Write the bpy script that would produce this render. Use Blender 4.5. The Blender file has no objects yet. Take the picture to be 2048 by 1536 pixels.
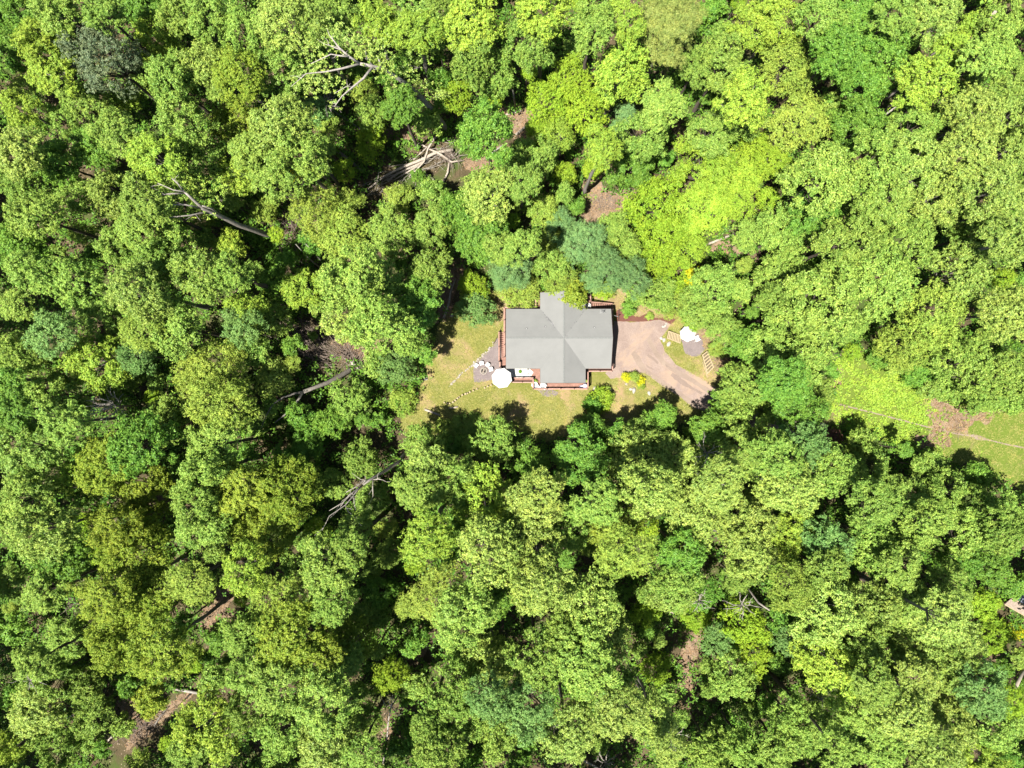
import bpy, math, random
import numpy as np
from mathutils import Vector, Matrix

random.seed(7)
RNG = np.random.default_rng(7)
SC = bpy.context.scene
COL = SC.collection
PI = math.pi
R = math.radians

# ------------------------------------------------------------------ camera
CAM_H = 100.0                      # metres above the lawn, looking straight down
HALF_W = 71.68                     # half width of the ground seen
cd = bpy.data.cameras.new("camera")
cam = bpy.data.objects.new("camera", cd)
COL.objects.link(cam)
cam.location = (0, 0, CAM_H)
cam.rotation_euler = (0, 0, 0)
cd.sensor_width = 36.0
cd.lens = 18.0 * CAM_H / HALF_W
cd.clip_start = 1.0
cd.clip_end = 1500.0
SC.camera = cam

# ------------------------------------------------------------------ sky + sun
SUN_EL, SUN_AZ = R(69.5), R(228)     # azimuth clockwise from +Y
wd = bpy.data.worlds.new("World")
SC.world = wd
wd.use_nodes = True
nt = wd.node_tree
bg = nt.nodes["Background"]
sky = nt.nodes.new("ShaderNodeTexSky")
sky.sky_type = 'NISHITA'
sky.sun_disc = False
sky.sun_elevation = SUN_EL
sky.sun_rotation = SUN_AZ
nt.links.new(sky.outputs[0], bg.inputs[0])
bg.inputs[1].default_value = 0.050
sl = bpy.data.lights.new("sun", 'SUN')
sl.energy = 5.0
sl.angle = R(0.53)
sl.color = (1.0, 0.955, 0.87)
sun = bpy.data.objects.new("sun", sl)
COL.objects.link(sun)
sdir = Vector((math.sin(SUN_AZ) * math.cos(SUN_EL), math.cos(SUN_AZ) * math.cos(SUN_EL), math.sin(SUN_EL)))
sun.rotation_euler = sdir.to_track_quat('Z', 'Y').to_euler()
sun.location = sdir * 200

SC.view_settings.view_transform = 'Standard'
SC.view_settings.look = 'None'
SC.view_settings.exposure = 1.82
SC.view_settings.gamma = 1.0
SC.view_settings.use_curve_mapping = False

SC.render.engine = 'CYCLES'
SC.cycles.max_bounces = 7
SC.cycles.diffuse_bounces = 2
SC.cycles.glossy_bounces = 2
SC.cycles.transmission_bounces = 3
SC.cycles.caustics_reflective = False
SC.cycles.caustics_refractive = False

# ------------------------------------------------------------------ helpers
S0 = 2 * HALF_W / 2048.0           # metres per photo pixel on the ground


def W(px, py, z=0.0):
    """Where the photo's pixel lies at height z."""
    f = S0 * (1 - z / CAM_H)
    return Vector(((px - 1024) * f, (768 - py) * f, z))


def Z1(zx, zy, z=0.0):             # survey sketch of the house, six marks to the pixel
    return W(960 + zx / 6.0235, 560 + zy / 6.025, z)


def tag(o, label=None, cat=None, group=None, kind=None):
    if label: o["label"] = label
    if cat: o["category"] = cat
    if group: o["group"] = group
    if kind: o["kind"] = kind
    return o


def empty(name, loc=(0, 0, 0), rz=0.0):
    o = bpy.data.objects.new(name, None)
    COL.objects.link(o)
    o.location = loc
    o.rotation_euler = (0, 0, rz)
    o.empty_display_size = 0.3
    return o


def link(name, me, parent=None, loc=None):
    o = bpy.data.objects.new(name, me)
    COL.objects.link(o)
    if parent is not None:
        o.parent = parent
    if loc is not None:
        o.location = loc
    return o


def mesh_np(name, verts, faces, mat, smooth=False):
    """verts (n,3), faces (m,k) with one k."""
    verts = np.asarray(verts, dtype=np.float32)
    faces = np.asarray(faces, dtype=np.int32)
    me = bpy.data.meshes.new(name)
    me.vertices.add(len(verts))
    me.vertices.foreach_set("co", verts.ravel())
    m, k = faces.shape
    me.loops.add(m * k)
    me.loops.foreach_set("vertex_index", faces.ravel())
    me.polygons.add(m)
    me.polygons.foreach_set("loop_start", np.arange(0, m * k, k, dtype=np.int32))
    me.polygons.foreach_set("loop_total", np.full(m, k, dtype=np.int32))
    if smooth:
        me.polygons.foreach_set("use_smooth", np.ones(m, dtype=bool))
    me.update(calc_edges=True)
    me.validate()
    me.materials.append(mat)
    return me


class MB:
    """Collects pieces of one mesh."""

    def __init__(self):
        self.v, self.f = [], []

    def add(self, vs, fs):
        n = len(self.v)
        self.v += [tuple(p) for p in vs]
        self.f += [tuple(i + n for i in f) for f in fs]
        return self

    def box(self, c, s, rz=0.0, rot=None):
        hx, hy, hz = s[0] / 2, s[1] / 2, s[2] / 2
        m = rot if rot is not None else Matrix.Rotation(rz, 3, 'Z')
        vs = [Vector(c) + m @ Vector((x * hx, y * hy, z * hz)) for x in (-1, 1) for y in (-1, 1) for z in (-1, 1)]
        return self.add(vs, [(0, 1, 3, 2), (4, 6, 7, 5), (0, 4, 5, 1), (2, 3, 7, 6), (0, 2, 6, 4), (1, 5, 7, 3)])

    def bar(self, a, b, w, h, up=Vector((0, 0, 1))):
        a, b = Vector(a), Vector(b)
        d = (b - a)
        L = d.length
        d.normalize()
        if abs(d.dot(up)) > 0.99:
            up = Vector((0, 1, 0))
        s = d.cross(up).normalized()
        u = s.cross(d).normalized()
        m = Matrix((d, s, u)).transposed()
        return self.box((a + b) / 2, (L, w, h), rot=m)

    def tube(self, pts, rad, n=7, cap=True, wob=0.0):
        pts = [Vector(p) for p in pts]
        base = len(self.v)
        ref = Vector((0.3, 0.2, 1)).normalized()
        for i, p in enumerate(pts):
            d = (pts[min(i + 1, len(pts) - 1)] - pts[max(i - 1, 0)]).normalized()
            if abs(d.dot(ref)) > 0.95:
                ref = Vector((1, 0.2, 0)).normalized()
            s = d.cross(ref).normalized()
            u = s.cross(d)
            for k in range(n):
                a = 2 * PI * k / n
                r = rad[i] * (1 + wob * random.uniform(-1, 1))
                self.v.append(tuple(p + (s * math.cos(a) + u * math.sin(a)) * r))
        for i in range(len(pts) - 1):
            for k in range(n):
                a, b = base + i * n + k, base + i * n + (k + 1) % n
                self.f.append((a, b, b + n, a + n))
        if cap:
            self.f.append(tuple(base + k for k in range(n - 1, -1, -1)))
            e = base + (len(pts) - 1) * n
            self.f.append(tuple(e + k for k in range(n)))
        return self

    def lathe(self, c, prof, n=16):
        base = len(self.v)
        c = Vector(c)
        for r, z in prof:
            for k in range(n):
                a = 2 * PI * k / n
                self.v.append(tuple(c + Vector((r * math.cos(a), r * math.sin(a), z))))
        for i in range(len(prof) - 1):
            for k in range(n):
                a, b = base + i * n + k, base + i * n + (k + 1) % n
                self.f.append((a, b, b + n, a + n))
        self.f.append(tuple(base + k for k in range(n - 1, -1, -1)))
        e = base + (len(prof) - 1) * n
        self.f.append(tuple(e + k for k in range(n)))
        return self

    def mesh(self, name, mat, smooth=False):
        me = bpy.data.meshes.new(name)
        me.from_pydata(self.v, [], self.f)
        if smooth:
            me.polygons.foreach_set("use_smooth", np.ones(len(me.polygons), dtype=bool))
        me.update()
        me.materials.append(mat)
        return me

    def build(self, name, mat, parent=None, smooth=False, loc=None):
        return link(name, self.mesh(name, mat, smooth), parent, loc)


def copy_tree(o, parent=None):
    c = o.copy()
    COL.objects.link(c)
    if parent is not None:
        c.parent = parent
    for ch in list(o.children):
        copy_tree(ch, c)
    return c


# ------------------------------------------------------------------ materials
GROUND_GAIN = 0.59


def new_mat(name):
    m = bpy.data.materials.new(name)
    m.use_nodes = True
    n = m.node_tree
    b = n.nodes["Principled BSDF"]
    b.inputs["Roughness"].default_value = 0.85
    b.inputs["Specular IOR Level"].default_value = 0.25
    return m, n, b


def node(n, t, **kw):
    x = n.nodes.new(t)
    for k, v in kw.items():
        if k in x.inputs:
            x.inputs[k].default_value = v
        else:
            setattr(x, k, v)
    return x


def ramp(n, fac, stops):
    r = n.nodes.new("ShaderNodeValToRGB")
    e = r.color_ramp.elements
    while len(e) > 1:
        e.remove(e[-1])
    e[0].position = stops[0][0]
    e[0].color = (*stops[0][1], 1)
    for p, c in stops[1:]:
        x = e.new(p)
        x.color = (*c, 1)
    n.links.new(fac, r.inputs[0])
    return r.outputs[0]


def mixc(n, fac, a, b, mode='MIX'):
    x = n.nodes.new("ShaderNodeMix")
    x.data_type = 'RGBA'
    x.blend_type = mode
    for sock, val in ((x.inputs[0], fac), (x.inputs[6], a), (x.inputs[7], b)):
        if isinstance(val, bpy.types.NodeSocket):
            n.links.new(val, sock)
        elif isinstance(val, tuple):
            sock.default_value = (*val, 1)
        else:
            sock.default_value = val
    return x.outputs[2]


def noise(n, vec, scale, detail=4, rough=0.6, dist=0.0):
    x = node(n, "ShaderNodeTexNoise", Scale=scale, Detail=detail, Roughness=rough, Distortion=dist)
    n.links.new(vec, x.inputs["Vector"])
    return x.outputs[0]


def posn(n):
    return n.nodes.new("ShaderNodeNewGeometry").outputs["Position"]


def bump(n, b, h, strength=0.4, dist=0.05):
    x = node(n, "ShaderNodeBump", Strength=strength, Distance=dist)
    n.links.new(h, x.inputs["Height"])
    n.links.new(x.outputs[0], b.inputs["Normal"])


def simple(name, col, rough=0.8, var=0.15, scale=3.0, spec=0.25, bmp=0.2):
    """A plain surface with a little grain."""
    m, n, b = new_mat(name)
    tc = n.nodes.new("ShaderNodeTexCoord").outputs["Object"]
    f = noise(n, tc, scale, 5)
    lo = tuple(c * (1 - var) for c in col)
    hi = tuple(min(1, c * (1 + var)) for c in col)
    n.links.new(ramp(n, f, [(0.3, lo), (0.7, hi)]), b.inputs["Base Color"])
    b.inputs["Roughness"].default_value = rough
    b.inputs["Specular IOR Level"].default_value = spec
    if bmp:
        bump(n, b, noise(n, tc, scale * 6, 3), bmp, 0.01)
    return m


def ground_mat(name, stops, s1, s2, mixf=0.5, bs=8.0, bstr=0.6, speck=None, tint=None):
    """Two noises, a fine one over a broad one."""
    g = lambda c: tuple(v * GROUND_GAIN for v in c)
    stops = [(p_, g(c_)) for p_, c_ in stops]
    speck = speck and (g(speck[0]),) + tuple(speck[1:])
    tint = tint and (g(tint[0]),) + tuple(tint[1:])
    m, n, b = new_mat(name)
    p = posn(n)
    broad = noise(n, p, s1, 5, 0.62, 0.6)
    fine = noise(n, p, s2, 4, 0.7)
    x = n.nodes.new("ShaderNodeMix")
    x.inputs[0].default_value = mixf
    n.links.new(broad, x.inputs[2])
    n.links.new(fine, x.inputs[3])
    c = ramp(n, x.outputs[0], stops)
    if tint:                                   # broad blotches of another colour
        t = ramp(n, noise(n, p, tint[1], 4, 0.6, 0.8), [(tint[2], (0, 0, 0)), (tint[2] + 0.12, (1, 1, 1))])
        c = mixc(n, t, c, tint[0])
    if speck:                                  # small stones, straw, fallen leaves
        v = node(n, "ShaderNodeTexVoronoi", Scale=speck[1])
        n.links.new(p, v.inputs["Vector"])
        t = ramp(n, v.outputs["Distance"], [(speck[2], (1, 1, 1)), (speck[2] + 0.08, (0, 0, 0))])
        c = mixc(n, t, c, speck[0])
    n.links.new(c, b.inputs["Base Color"])
    b.inputs["Roughness"].default_value = 0.95
    b.inputs["Specular IOR Level"].default_value = 0.1
    bump(n, b, noise(n, p, bs, 4, 0.7), bstr, 0.12)
    return m


LEAF_GAIN = 1.86


def leaf_mat(name, dark, light, sheen=0.0, trans=0.22, hue=0.007, val=0.12):
    """dark..light runs from leaf to leaf; each tree has its own slight shift."""
    dark, light = tuple(c * LEAF_GAIN for c in dark), tuple(c * LEAF_GAIN for c in light)
    m, n, b = new_mat(name)
    geo = n.nodes.new("ShaderNodeNewGeometry")
    oi = n.nodes.new("ShaderNodeObjectInfo")
    hs = n.nodes.new("ShaderNodeHueSaturation")
    # sprays of younger, yellower leaves among older ones
    tcx = n.nodes.new("ShaderNodeTexCoord").outputs["Object"]
    yo = ramp(n, noise(n, tcx, 0.75, 3, 0.6), [(0.38, (0, 0, 0)), (0.68, (1, 1, 1))])
    young = tuple(min(1.0, x * k) for x, k in zip(light, (1.28, 1.12, 0.9)))
    old = tuple(x * k for x, k in zip(dark, (0.85, 0.95, 1.0)))
    c2 = ramp(n, geo.outputs["Random Per Island"], [(0.0, tuple((x + y) / 2 for x, y in zip(dark, light))), (1.0, young)])
    c1 = ramp(n, geo.outputs["Random Per Island"], [(0.0, old), (1.0, light)])
    c = mixc(n, yo, c1, c2)
    n.links.new(c, hs.inputs["Color"])
    mr = node(n, "ShaderNodeMapRange")
    mr.inputs[3].default_value, mr.inputs[4].default_value = 0.5 - hue, 0.5 + hue
    n.links.new(oi.outputs["Random"], mr.inputs[0])
    n.links.new(mr.outputs[0], hs.inputs["Hue"])
    w = node(n, "ShaderNodeTexWhiteNoise", noise_dimensions='1D')
    n.links.new(oi.outputs["Random"], w.inputs["W"])
    mv = node(n, "ShaderNodeMapRange")
    mv.inputs[3].default_value, mv.inputs[4].default_value = 1 - val, 1 + val
    n.links.new(w.outputs["Value"], mv.inputs[0])
    n.links.new(mv.outputs[0], hs.inputs["Value"])
    n.links.new(hs.outputs[0], b.inputs["Base Color"])
    b.inputs["Roughness"].default_value = 0.5
    b.inputs["Specular IOR Level"].default_value = 0.12 + sheen
    t = n.nodes.new("ShaderNodeBsdfTranslucent")
    tc = mixc(n, 0.45, hs.outputs[0], (0.20, 0.32, 0.02))
    n.links.new(tc, t.inputs[0])
    mx = n.nodes.new("ShaderNodeMixShader")
    mx.inputs[0].default_value = trans
    n.links.new(b.outputs[0], mx.inputs[1])
    n.links.new(t.outputs[0], mx.inputs[2])
    n.links.new(mx.outputs[0], n.nodes["Material Output"].inputs[0])
    return m


def bark_mat(name, a, b_, scale=6):
    m, n, b = new_mat(name)
    tc = n.nodes.new("ShaderNodeTexCoord").outputs["Object"]
    mp = node(n, "ShaderNodeMapping")
    mp.inputs["Scale"].default_value = (1, 1, 0.35)
    n.links.new(tc, mp.inputs[0])
    f = noise(n, mp.outputs[0], scale, 5, 0.65, 0.5)
    n.links.new(ramp(n, f, [(0.35, a), (0.65, b_)]), b.inputs["Base Color"])
    bump(n, b, f, 0.5, 0.04)
    return m


M = {}
M['floor'] = ground_mat("leaf litter", [(0.3, (0.04, 0.032, 0.016)), (0.5, (0.085, 0.068, 0.036)), (0.62, (0.14, 0.10, 0.06)), (0.75, (0.22, 0.16, 0.11))], 0.35, 5.0, 0.55,  # darkened and greened: shade under the trees is put into the colour
                        speck=((0.34, 0.26, 0.19), 2.2, 0.10), tint=((0.06, 0.09, 0.02), 0.12, 0.48))
M['lawn'] = ground_mat("lawn", [(0.3, (0.09, 0.105, 0.02)), (0.46, (0.155, 0.165, 0.035)), (0.58, (0.215, 0.20, 0.06)), (0.72, (0.31, 0.24, 0.12))], 0.3, 3.2, 0.55,
                       speck=((0.27, 0.23, 0.13), 1.6, 0.08), tint=((0.31, 0.22, 0.12), 0.2, 0.53))
M['meadow'] = ground_mat("meadow", [(0.3, (0.07, 0.115, 0.015)), (0.5, (0.12, 0.17, 0.025)), (0.7, (0.18, 0.20, 0.05))], 0.25, 4.0, 0.5, tint=((0.19, 0.15, 0.075), 0.14, 0.60))
M['gravel'] = ground_mat("gravel", [(0.3, (0.18, 0.135, 0.118)), (0.48, (0.265, 0.20, 0.172)), (0.68, (0.36, 0.28, 0.235))], 0.5, 6.0, 0.5, bs=16, bstr=0.6,
                         speck=((0.33, 0.27, 0.24), 5.0, 0.14), tint=((0.35, 0.255, 0.19), 0.2, 0.5))
M['patio'] = ground_mat("patio gravel", [(0.3, (0.13, 0.105, 0.105)), (0.5, (0.20, 0.165, 0.16)), (0.72, (0.29, 0.24, 0.225))], 0.8, 9.0, 0.6, bs=20, bstr=0.5,
                        speck=((0.34, 0.28, 0.27), 4.0, 0.12))
M['mulch'] = ground_mat("mulch", [(0.3, (0.10, 0.045, 0.034)), (0.55, (0.155, 0.07, 0.052)), (0.75, (0.20, 0.10, 0.075))], 1.2, 9.0, 0.6, bs=14, bstr=0.6)
M['earth'] = ground_mat("bare earth", [(0.32, (0.11, 0.075, 0.045)), (0.48, (0.22, 0.155, 0.10)), (0.6, (0.30, 0.215, 0.145)), (0.7, (0.38, 0.29, 0.21))], 0.6, 4.0, 0.55,
                        speck=((0.15, 0.16, 0.05), 1.4, 0.13))
M['straw'] = ground_mat("dry grass", [(0.3, (0.18, 0.13, 0.06)), (0.5, (0.27, 0.20, 0.105)), (0.7, (0.35, 0.28, 0.18))], 0.6, 6.0, 0.5, tint=((0.14, 0.16, 0.04), 0.4, 0.56))
M['track'] = ground_mat("wheel track", [(0.3, (0.20, 0.15, 0.125)), (0.7, (0.32, 0.25, 0.20))], 0.6, 8.0, 0.5)

M['rut'] = ground_mat("damp rut", [(0.3, (0.19, 0.145, 0.122)), (0.7, (0.27, 0.205, 0.172))], 1.0, 7.0, 0.6)
M['soil'] = ground_mat("packed soil", [(0.3, (0.10, 0.08, 0.05)), (0.7, (0.20, 0.155, 0.10))], 1.0, 7.0, 0.6)
M['deck'] = simple("deck boards", (0.1630, 0.0858, 0.0644), 0.75, 0.25, 2.5)
M['rail'] = simple("stained railing", (0.2310, 0.1328, 0.1040), 0.7, 0.2, 4)
M['dark_wood'] = simple("dark stained wood", (0.04, 0.024, 0.018), 0.7, 0.2, 4)
M['log_wall'] = simple("brown siding", (0.11, 0.06, 0.04), 0.8, 0.2, 2)
M['timber'] = simple("pale landscape timber", (0.2244, 0.1782, 0.1056), 0.8, 0.15, 5)
M['white'] = simple("white plastic", (0.4320, 0.4320, 0.4200), 0.5, 0.03, 3, 0.3, 0.0)
M['canvas'] = simple("white canvas", (0.37, 0.366, 0.35), 0.9, 0.04, 2, 0.1, 0.1)
M['rug'] = simple("white woven rug", (0.4400, 0.4320, 0.4000), 0.95, 0.08, 6, 0.05, 0.3)
M['lavender'] = simple("lavender enamel", (0.2020, 0.1901, 0.2376), 0.5, 0.05, 3)
M['metal_dark'] = simple("dark metal", (0.03, 0.03, 0.032), 0.5, 0.1, 4, 0.5)
M['metal_grey'] = simple("grey metal", (0.25, 0.25, 0.25), 0.4, 0.1, 4, 0.5)
M['stone'] = simple("pale field stone", (0.1900, 0.1678, 0.1425), 0.9, 0.3, 3, 0.15, 0.6)
M['stone_white'] = simple("white quartz stone", (0.2259, 0.2110, 0.1866), 0.85, 0.2, 3, 0.15, 0.6)
M['ash'] = simple("ash", (0.0660, 0.0594, 0.0561), 1.0, 0.4, 5)
M['char'] = simple("charred log", (0.045, 0.035, 0.03), 0.95, 0.5, 5)
M['bark'] = bark_mat("bark", (0.0396, 0.0310, 0.0238), (0.1056, 0.0858, 0.0693))
M['bark_pale'] = bark_mat("pale bark", (0.1122, 0.0957, 0.0792), (0.2046, 0.1848, 0.1617))
M['dead'] = bark_mat("bleached dead wood", (0.14, 0.125, 0.105), (0.27, 0.245, 0.215))
M['dead_grey'] = bark_mat("grey dead wood", (0.075, 0.066, 0.054), (0.15, 0.135, 0.115))
M['log'] = bark_mat("peeled log", (0.1782, 0.1452, 0.1122), (0.2772, 0.2442, 0.2046))
M['twig'] = bark_mat("dead twigs", (0.0792, 0.0594, 0.0462), (0.1584, 0.1254, 0.1023))
M['blue_roof'] = simple("blue grey metal roofing", (0.1320, 0.1452, 0.1782), 0.5, 0.1, 2, 0.4)
M['old_shingle'] = simple("weathered brown shingles", (0.1650, 0.1320, 0.1072), 0.95, 0.3, 6, 0.1, 0.5)

# roof shingles: grey with streaks across the courses
m, n, b = new_mat("grey shingles")
p = posn(n)
f1 = noise(n, p, 0.5, 4, 0.6)
f2 = noise(n, p, 14, 3, 0.7)
mx = n.nodes.new("ShaderNodeMix")
mx.inputs[0].default_value = 0.45
n.links.new(f1, mx.inputs[2])
n.links.new(f2, mx.inputs[3])
n.links.new(ramp(n, mx.outputs[0], [(0.3, (0.106, 0.107, 0.104)), (0.5, (0.121, 0.122, 0.118)), (0.7, (0.132, 0.133, 0.129))]), b.inputs["Base Color"])
b.inputs["Roughness"].default_value = 0.9
b.inputs["Specular IOR Level"].default_value = 0.15
bump(n, b, f2, 0.3, 0.01)
M['shingle'] = m
M['ridge'] = simple("ridge shingles", (0.105, 0.108, 0.104), 0.9, 0.15, 5, 0.15)

LEAF = {
    'A': leaf_mat("mid green leaves", (0.036, 0.076, 0.008), (0.110, 0.165, 0.032), 0.02),  # light end paled, so leaf gloss sits in the colour
    'B': leaf_mat("yellow green leaves", (0.058, 0.106, 0.010), (0.126, 0.178, 0.024), 0.0),
    'C': leaf_mat("olive brown leaves", (0.046, 0.078, 0.007), (0.108, 0.140, 0.018), 0.0),
    'D': leaf_mat("smoky leaves", (0.036, 0.053, 0.026), (0.074, 0.094, 0.048), 0.05, 0.2),
    'E': leaf_mat("blue green needles", (0.038, 0.080, 0.024), (0.080, 0.138, 0.048), 0.02, 0.22),
    'F': leaf_mat("pale flecked leaves", (0.042, 0.080, 0.009), (0.140, 0.190, 0.040), 0.08),
    'G': leaf_mat("deep green leaves", (0.022, 0.062, 0.006), (0.072, 0.136, 0.020), 0.04),
    'H': leaf_mat("lime leaves", (0.085, 0.150, 0.010), (0.140, 0.205, 0.020), 0.0, 0.4),
    'L': leaf_mat("lacy yellow green leaves", (0.064, 0.105, 0.012), (0.128, 0.172, 0.030), 0.02),
    'M': leaf_mat("lacy lime leaves", (0.076, 0.138, 0.010), (0.142, 0.203, 0.024), 0.0, 0.34),
    'T': leaf_mat("bluish leaves", (0.028, 0.068, 0.012), (0.078, 0.138, 0.040), 0.03),
    'N': leaf_mat("brown fallen leaves", (0.03, 0.02, 0.011), (0.11, 0.075, 0.045), 0.0, 0.05),
    'P': leaf_mat("pine needles", (0.050, 0.078, 0.014), (0.110, 0.135, 0.036), 0.02, 0.2),
    'R': leaf_mat("maroon leaves", (0.030, 0.014, 0.012), (0.075, 0.035, 0.03), 0.02, 0.15),
    'Y': leaf_mat("golden leaves", (0.16, 0.17, 0.006), (0.25, 0.25, 0.010), 0.0, 0.3),
    'U': leaf_mat("undergrowth leaves", (0.016, 0.044, 0.005), (0.050, 0.098, 0.012), 0.0, 0.25),  # kept dark so the canopy gaps' shade is in the leaf colour
    'W': leaf_mat("weed leaves", (0.05, 0.09, 0.010), (0.10, 0.15, 0.02), 0.0),
    'V': leaf_mat("leafy vines", (0.062, 0.110, 0.010), (0.115, 0.165, 0.022), 0.0),
    'S': leaf_mat("grass blades", (0.075, 0.088, 0.016), (0.19, 0.175, 0.065), 0.0, 0.25),
}
# ------------------------------------------------------------------ ground
def fractal_edge(pts, step=0.5, amp=0.25):
    """Closed outline in world metres with an uneven, natural edge."""
    out = []
    n = len(pts)
    for i in range(n):
        a, b_ = pts[i], pts[(i + 1) % n]
        d = (b_ - a)
        k = max(1, int(d.length / step))
        nrm = Vector((-d.y, d.x, 0)).normalized()
        for j in range(k):
            p = a + d * (j / k)
            w = amp * (math.sin(p.x * 1.7 + p.y * 0.9) * 0.5 + math.sin(p.x * 0.6 - p.y * 1.3 + 1) * 0.6 + random.uniform(-0.6, 0.6))
            out.append(p + nrm * w)
    return out


def sheet(name, mat, px, z, amp=0.25, step=0.5):
    pts = fractal_edge([W(x, y) for x, y in px], step, amp)
    me = bpy.data.meshes.new(name)
    me.from_pydata([(p.x, p.y, z) for p in pts], [], [tuple(range(len(pts)))])
    me.update()
    if me.polygons[0].normal.z < 0:
        me.flip_normals()
    me.materials.append(mat)
    return tag(link(name, me), kind='structure')


def in_poly(poly, x, y):
    c = False
    j = len(poly) - 1
    for i in range(len(poly)):
        xi, yi = poly[i]
        xj, yj = poly[j]
        if (yi > y) != (yj > y) and x < (xj - xi) * (y - yi) / (yj - yi) + xi:
            c = not c
        j = i
    return c


G = 260.0
NG = 130
gx = np.linspace(-G, G, NG)
vx, vy = np.meshgrid(gx, gx)
far = np.clip((np.maximum(np.abs(vx) / 80, np.abs(vy) / 62) - 1), 0, None)
vz = -0.012 + far * 0.6 * np.sin(vx * 0.05) * np.cos(vy * 0.06) - far * 0.25
vv = np.stack([vx.ravel(), vy.ravel(), vz.ravel()], 1)
ii = np.arange(NG * NG).reshape(NG, NG)
ff = np.stack([ii[:-1, :-1].ravel(), ii[:-1, 1:].ravel(), ii[1:, 1:].ravel(), ii[1:, :-1].ravel()], 1)
tag(link("forest_floor", mesh_np("forest_floor", vv, ff, M['floor'])), kind='structure')

LAWN = [(880, 645), (925, 600), (1000, 582), (1260, 582), (1300, 600), (1380, 640), (1440, 660), (1462, 720), (1440, 800), (1380, 850), (1290, 860), (1200, 862),
        (1090, 880), (1000, 862), (900, 858), (835, 880), (800, 855), (805, 820), (830, 795), (852, 755), (862, 700)]
MEADOW = [(1640, 850), (1640, 800), (1660, 760), (1672, 712), (1720, 700), (1780, 715), (1830, 740), (1900, 775), (1960, 795), (2050, 800), (2200, 790), (2220, 1040),
          (2110, 1020), (2045, 985), (1930, 930), (1860, 915), (1770, 880), (1700, 862)]
DRIVE = [(1228, 642), (1267, 643), (1295, 641), (1320, 638), (1340, 647), (1337, 658), (1331, 668), (1322, 680), (1329, 704), (1353, 727), (1384, 748), (1411, 761),
         (1470, 800), (1540, 835), (1655, 852), (1655, 880), (1540, 868), (1440, 838), (1385, 812), (1361, 795), (1329, 772), (1300, 753), (1288, 746), (1268, 743),
         (1245, 747), (1241, 754), (1221, 757), (1210, 746), (1222, 742), (1222, 700)]
PATIO = [(1012, 672), (994, 677), (986, 693), (968, 710), (955, 722), (947, 729), (946, 745), (948, 764), (966, 763), (984, 760), (1010, 752)]
PATIO2 = [(1360, 681), (1364, 689), (1366, 699), (1371, 707), (1384, 713), (1400, 710), (1409, 697), (1404, 676), (1389, 657), (1369, 652)]
MULCH = [(1233, 621), (1257, 616), (1266, 630), (1279, 634), (1293, 627), (1307, 635), (1322, 636), (1348, 628), (1354, 635), (1343, 648), (1320, 639), (1295, 642), (1267, 644), (1233, 643)]
CLEARING = [(1160, 445), (1158, 405), (1172, 352), (1200, 345), (1218, 378), (1268, 384), (1275, 435), (1204, 446)]

sheet("lawn", M['lawn'], LAWN, 0.0, 0.5, 0.6)
sheet("meadow", M['meadow'], MEADOW, 0.0, 0.5, 0.7)
sheet("straw_ground", M['straw'], [(1166, 582), (1240, 574), (1292, 598), (1350, 628), (1300, 640), (1240, 628), (1225, 606), (1180, 600)], 0.004, 0.25, 0.4)
sheet("straw_ground", M['straw'], [(988, 596), (1012, 594), (1080, 606), (1080, 618), (1010, 618), (1006, 640), (994, 650)], 0.004, 0.25, 0.4)
sheet("bare_ground", M['earth'], [(1393, 656), (1416, 652), (1428, 666), (1446, 672), (1466, 690), (1460, 722), (1444, 742), (1430, 752), (1424, 716), (1406, 697)], 0.004, 0.2, 0.4)
sheet("bare_ground", M['earth'], CLEARING, 0.004, 0.5, 0.5)
sheet("bare_ground", M['earth'], [(770, 275), (778, 250), (800, 240), (838, 246), (840, 272), (800, 288)], 0.004, 0.4, 0.4)
sheet("bare_ground", M['earth'], [(975, 225), (1030, 212), (1066, 222), (1060, 262), (1040, 290), (1010, 260)], 0.004, 0.4, 0.4)
sheet("bare_ground", M['earth'], [(925, 310), (965, 312), (1010, 292), (1022, 320), (985, 345), (930, 338)], 0.004, 0.4, 0.4)
sheet("bare_ground", M['earth'], [(1405, 497), (1440, 475), (1478, 462), (1482, 480), (1472, 515), (1445, 505)], 0.004, 0.4, 0.4)
sheet("bare_ground", M['earth'], [(880, 560), (905, 535), (930, 530), (925, 560), (905, 600), (893, 645), (876, 640)], 0.006, 0.25, 0.4)
sheet("bare_ground", M['earth'], [(655, 690), (700, 665), (800, 690), (810, 712), (770, 730), (700, 722)], 0.004, 0.35, 0.4)
sheet("bare_ground", M['earth'], [(395, 1250), (408, 1195), (440, 1165), (470, 1160), (480, 1190), (450, 1225), (470, 1240), (420, 1262)], 0.004, 0.35, 0.4)
sheet("bare_ground", M['earth'], [(228, 1402), (262, 1388), (290, 1425), (340, 1400), (396, 1374), (392, 1388), (325, 1440), (285, 1480), (250, 1500), (270, 1455)], 0.004, 0.3, 0.4)
sheet("bare_ground", M['earth'], [(1360, 1310), (1375, 1280), (1398, 1235), (1412, 1235), (1408, 1290), (1388, 1330), (1385, 1430), (1362, 1430)], 0.004, 0.25, 0.4)
sheet("bare_ground", M['earth'], [(1700, 1135), (1745, 1145), (1738, 1165), (1725, 1162)], 0.004, 0.25, 0.4)
sheet("bare_ground", M['earth'], [(1900, 70), (1945, 55), (1945, 80), (1910, 90)], 0.004, 0.25, 0.4)
sheet("bare_ground", M['earth'], [(748, 1460), (775, 1436), (795, 1444), (775, 1480)], 0.004, 0.3, 0.4)
sheet("bare_ground", M['earth'], [(812, 1312), (862, 1276), (872, 1290), (835, 1325)], 0.004, 0.3, 0.4)
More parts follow.
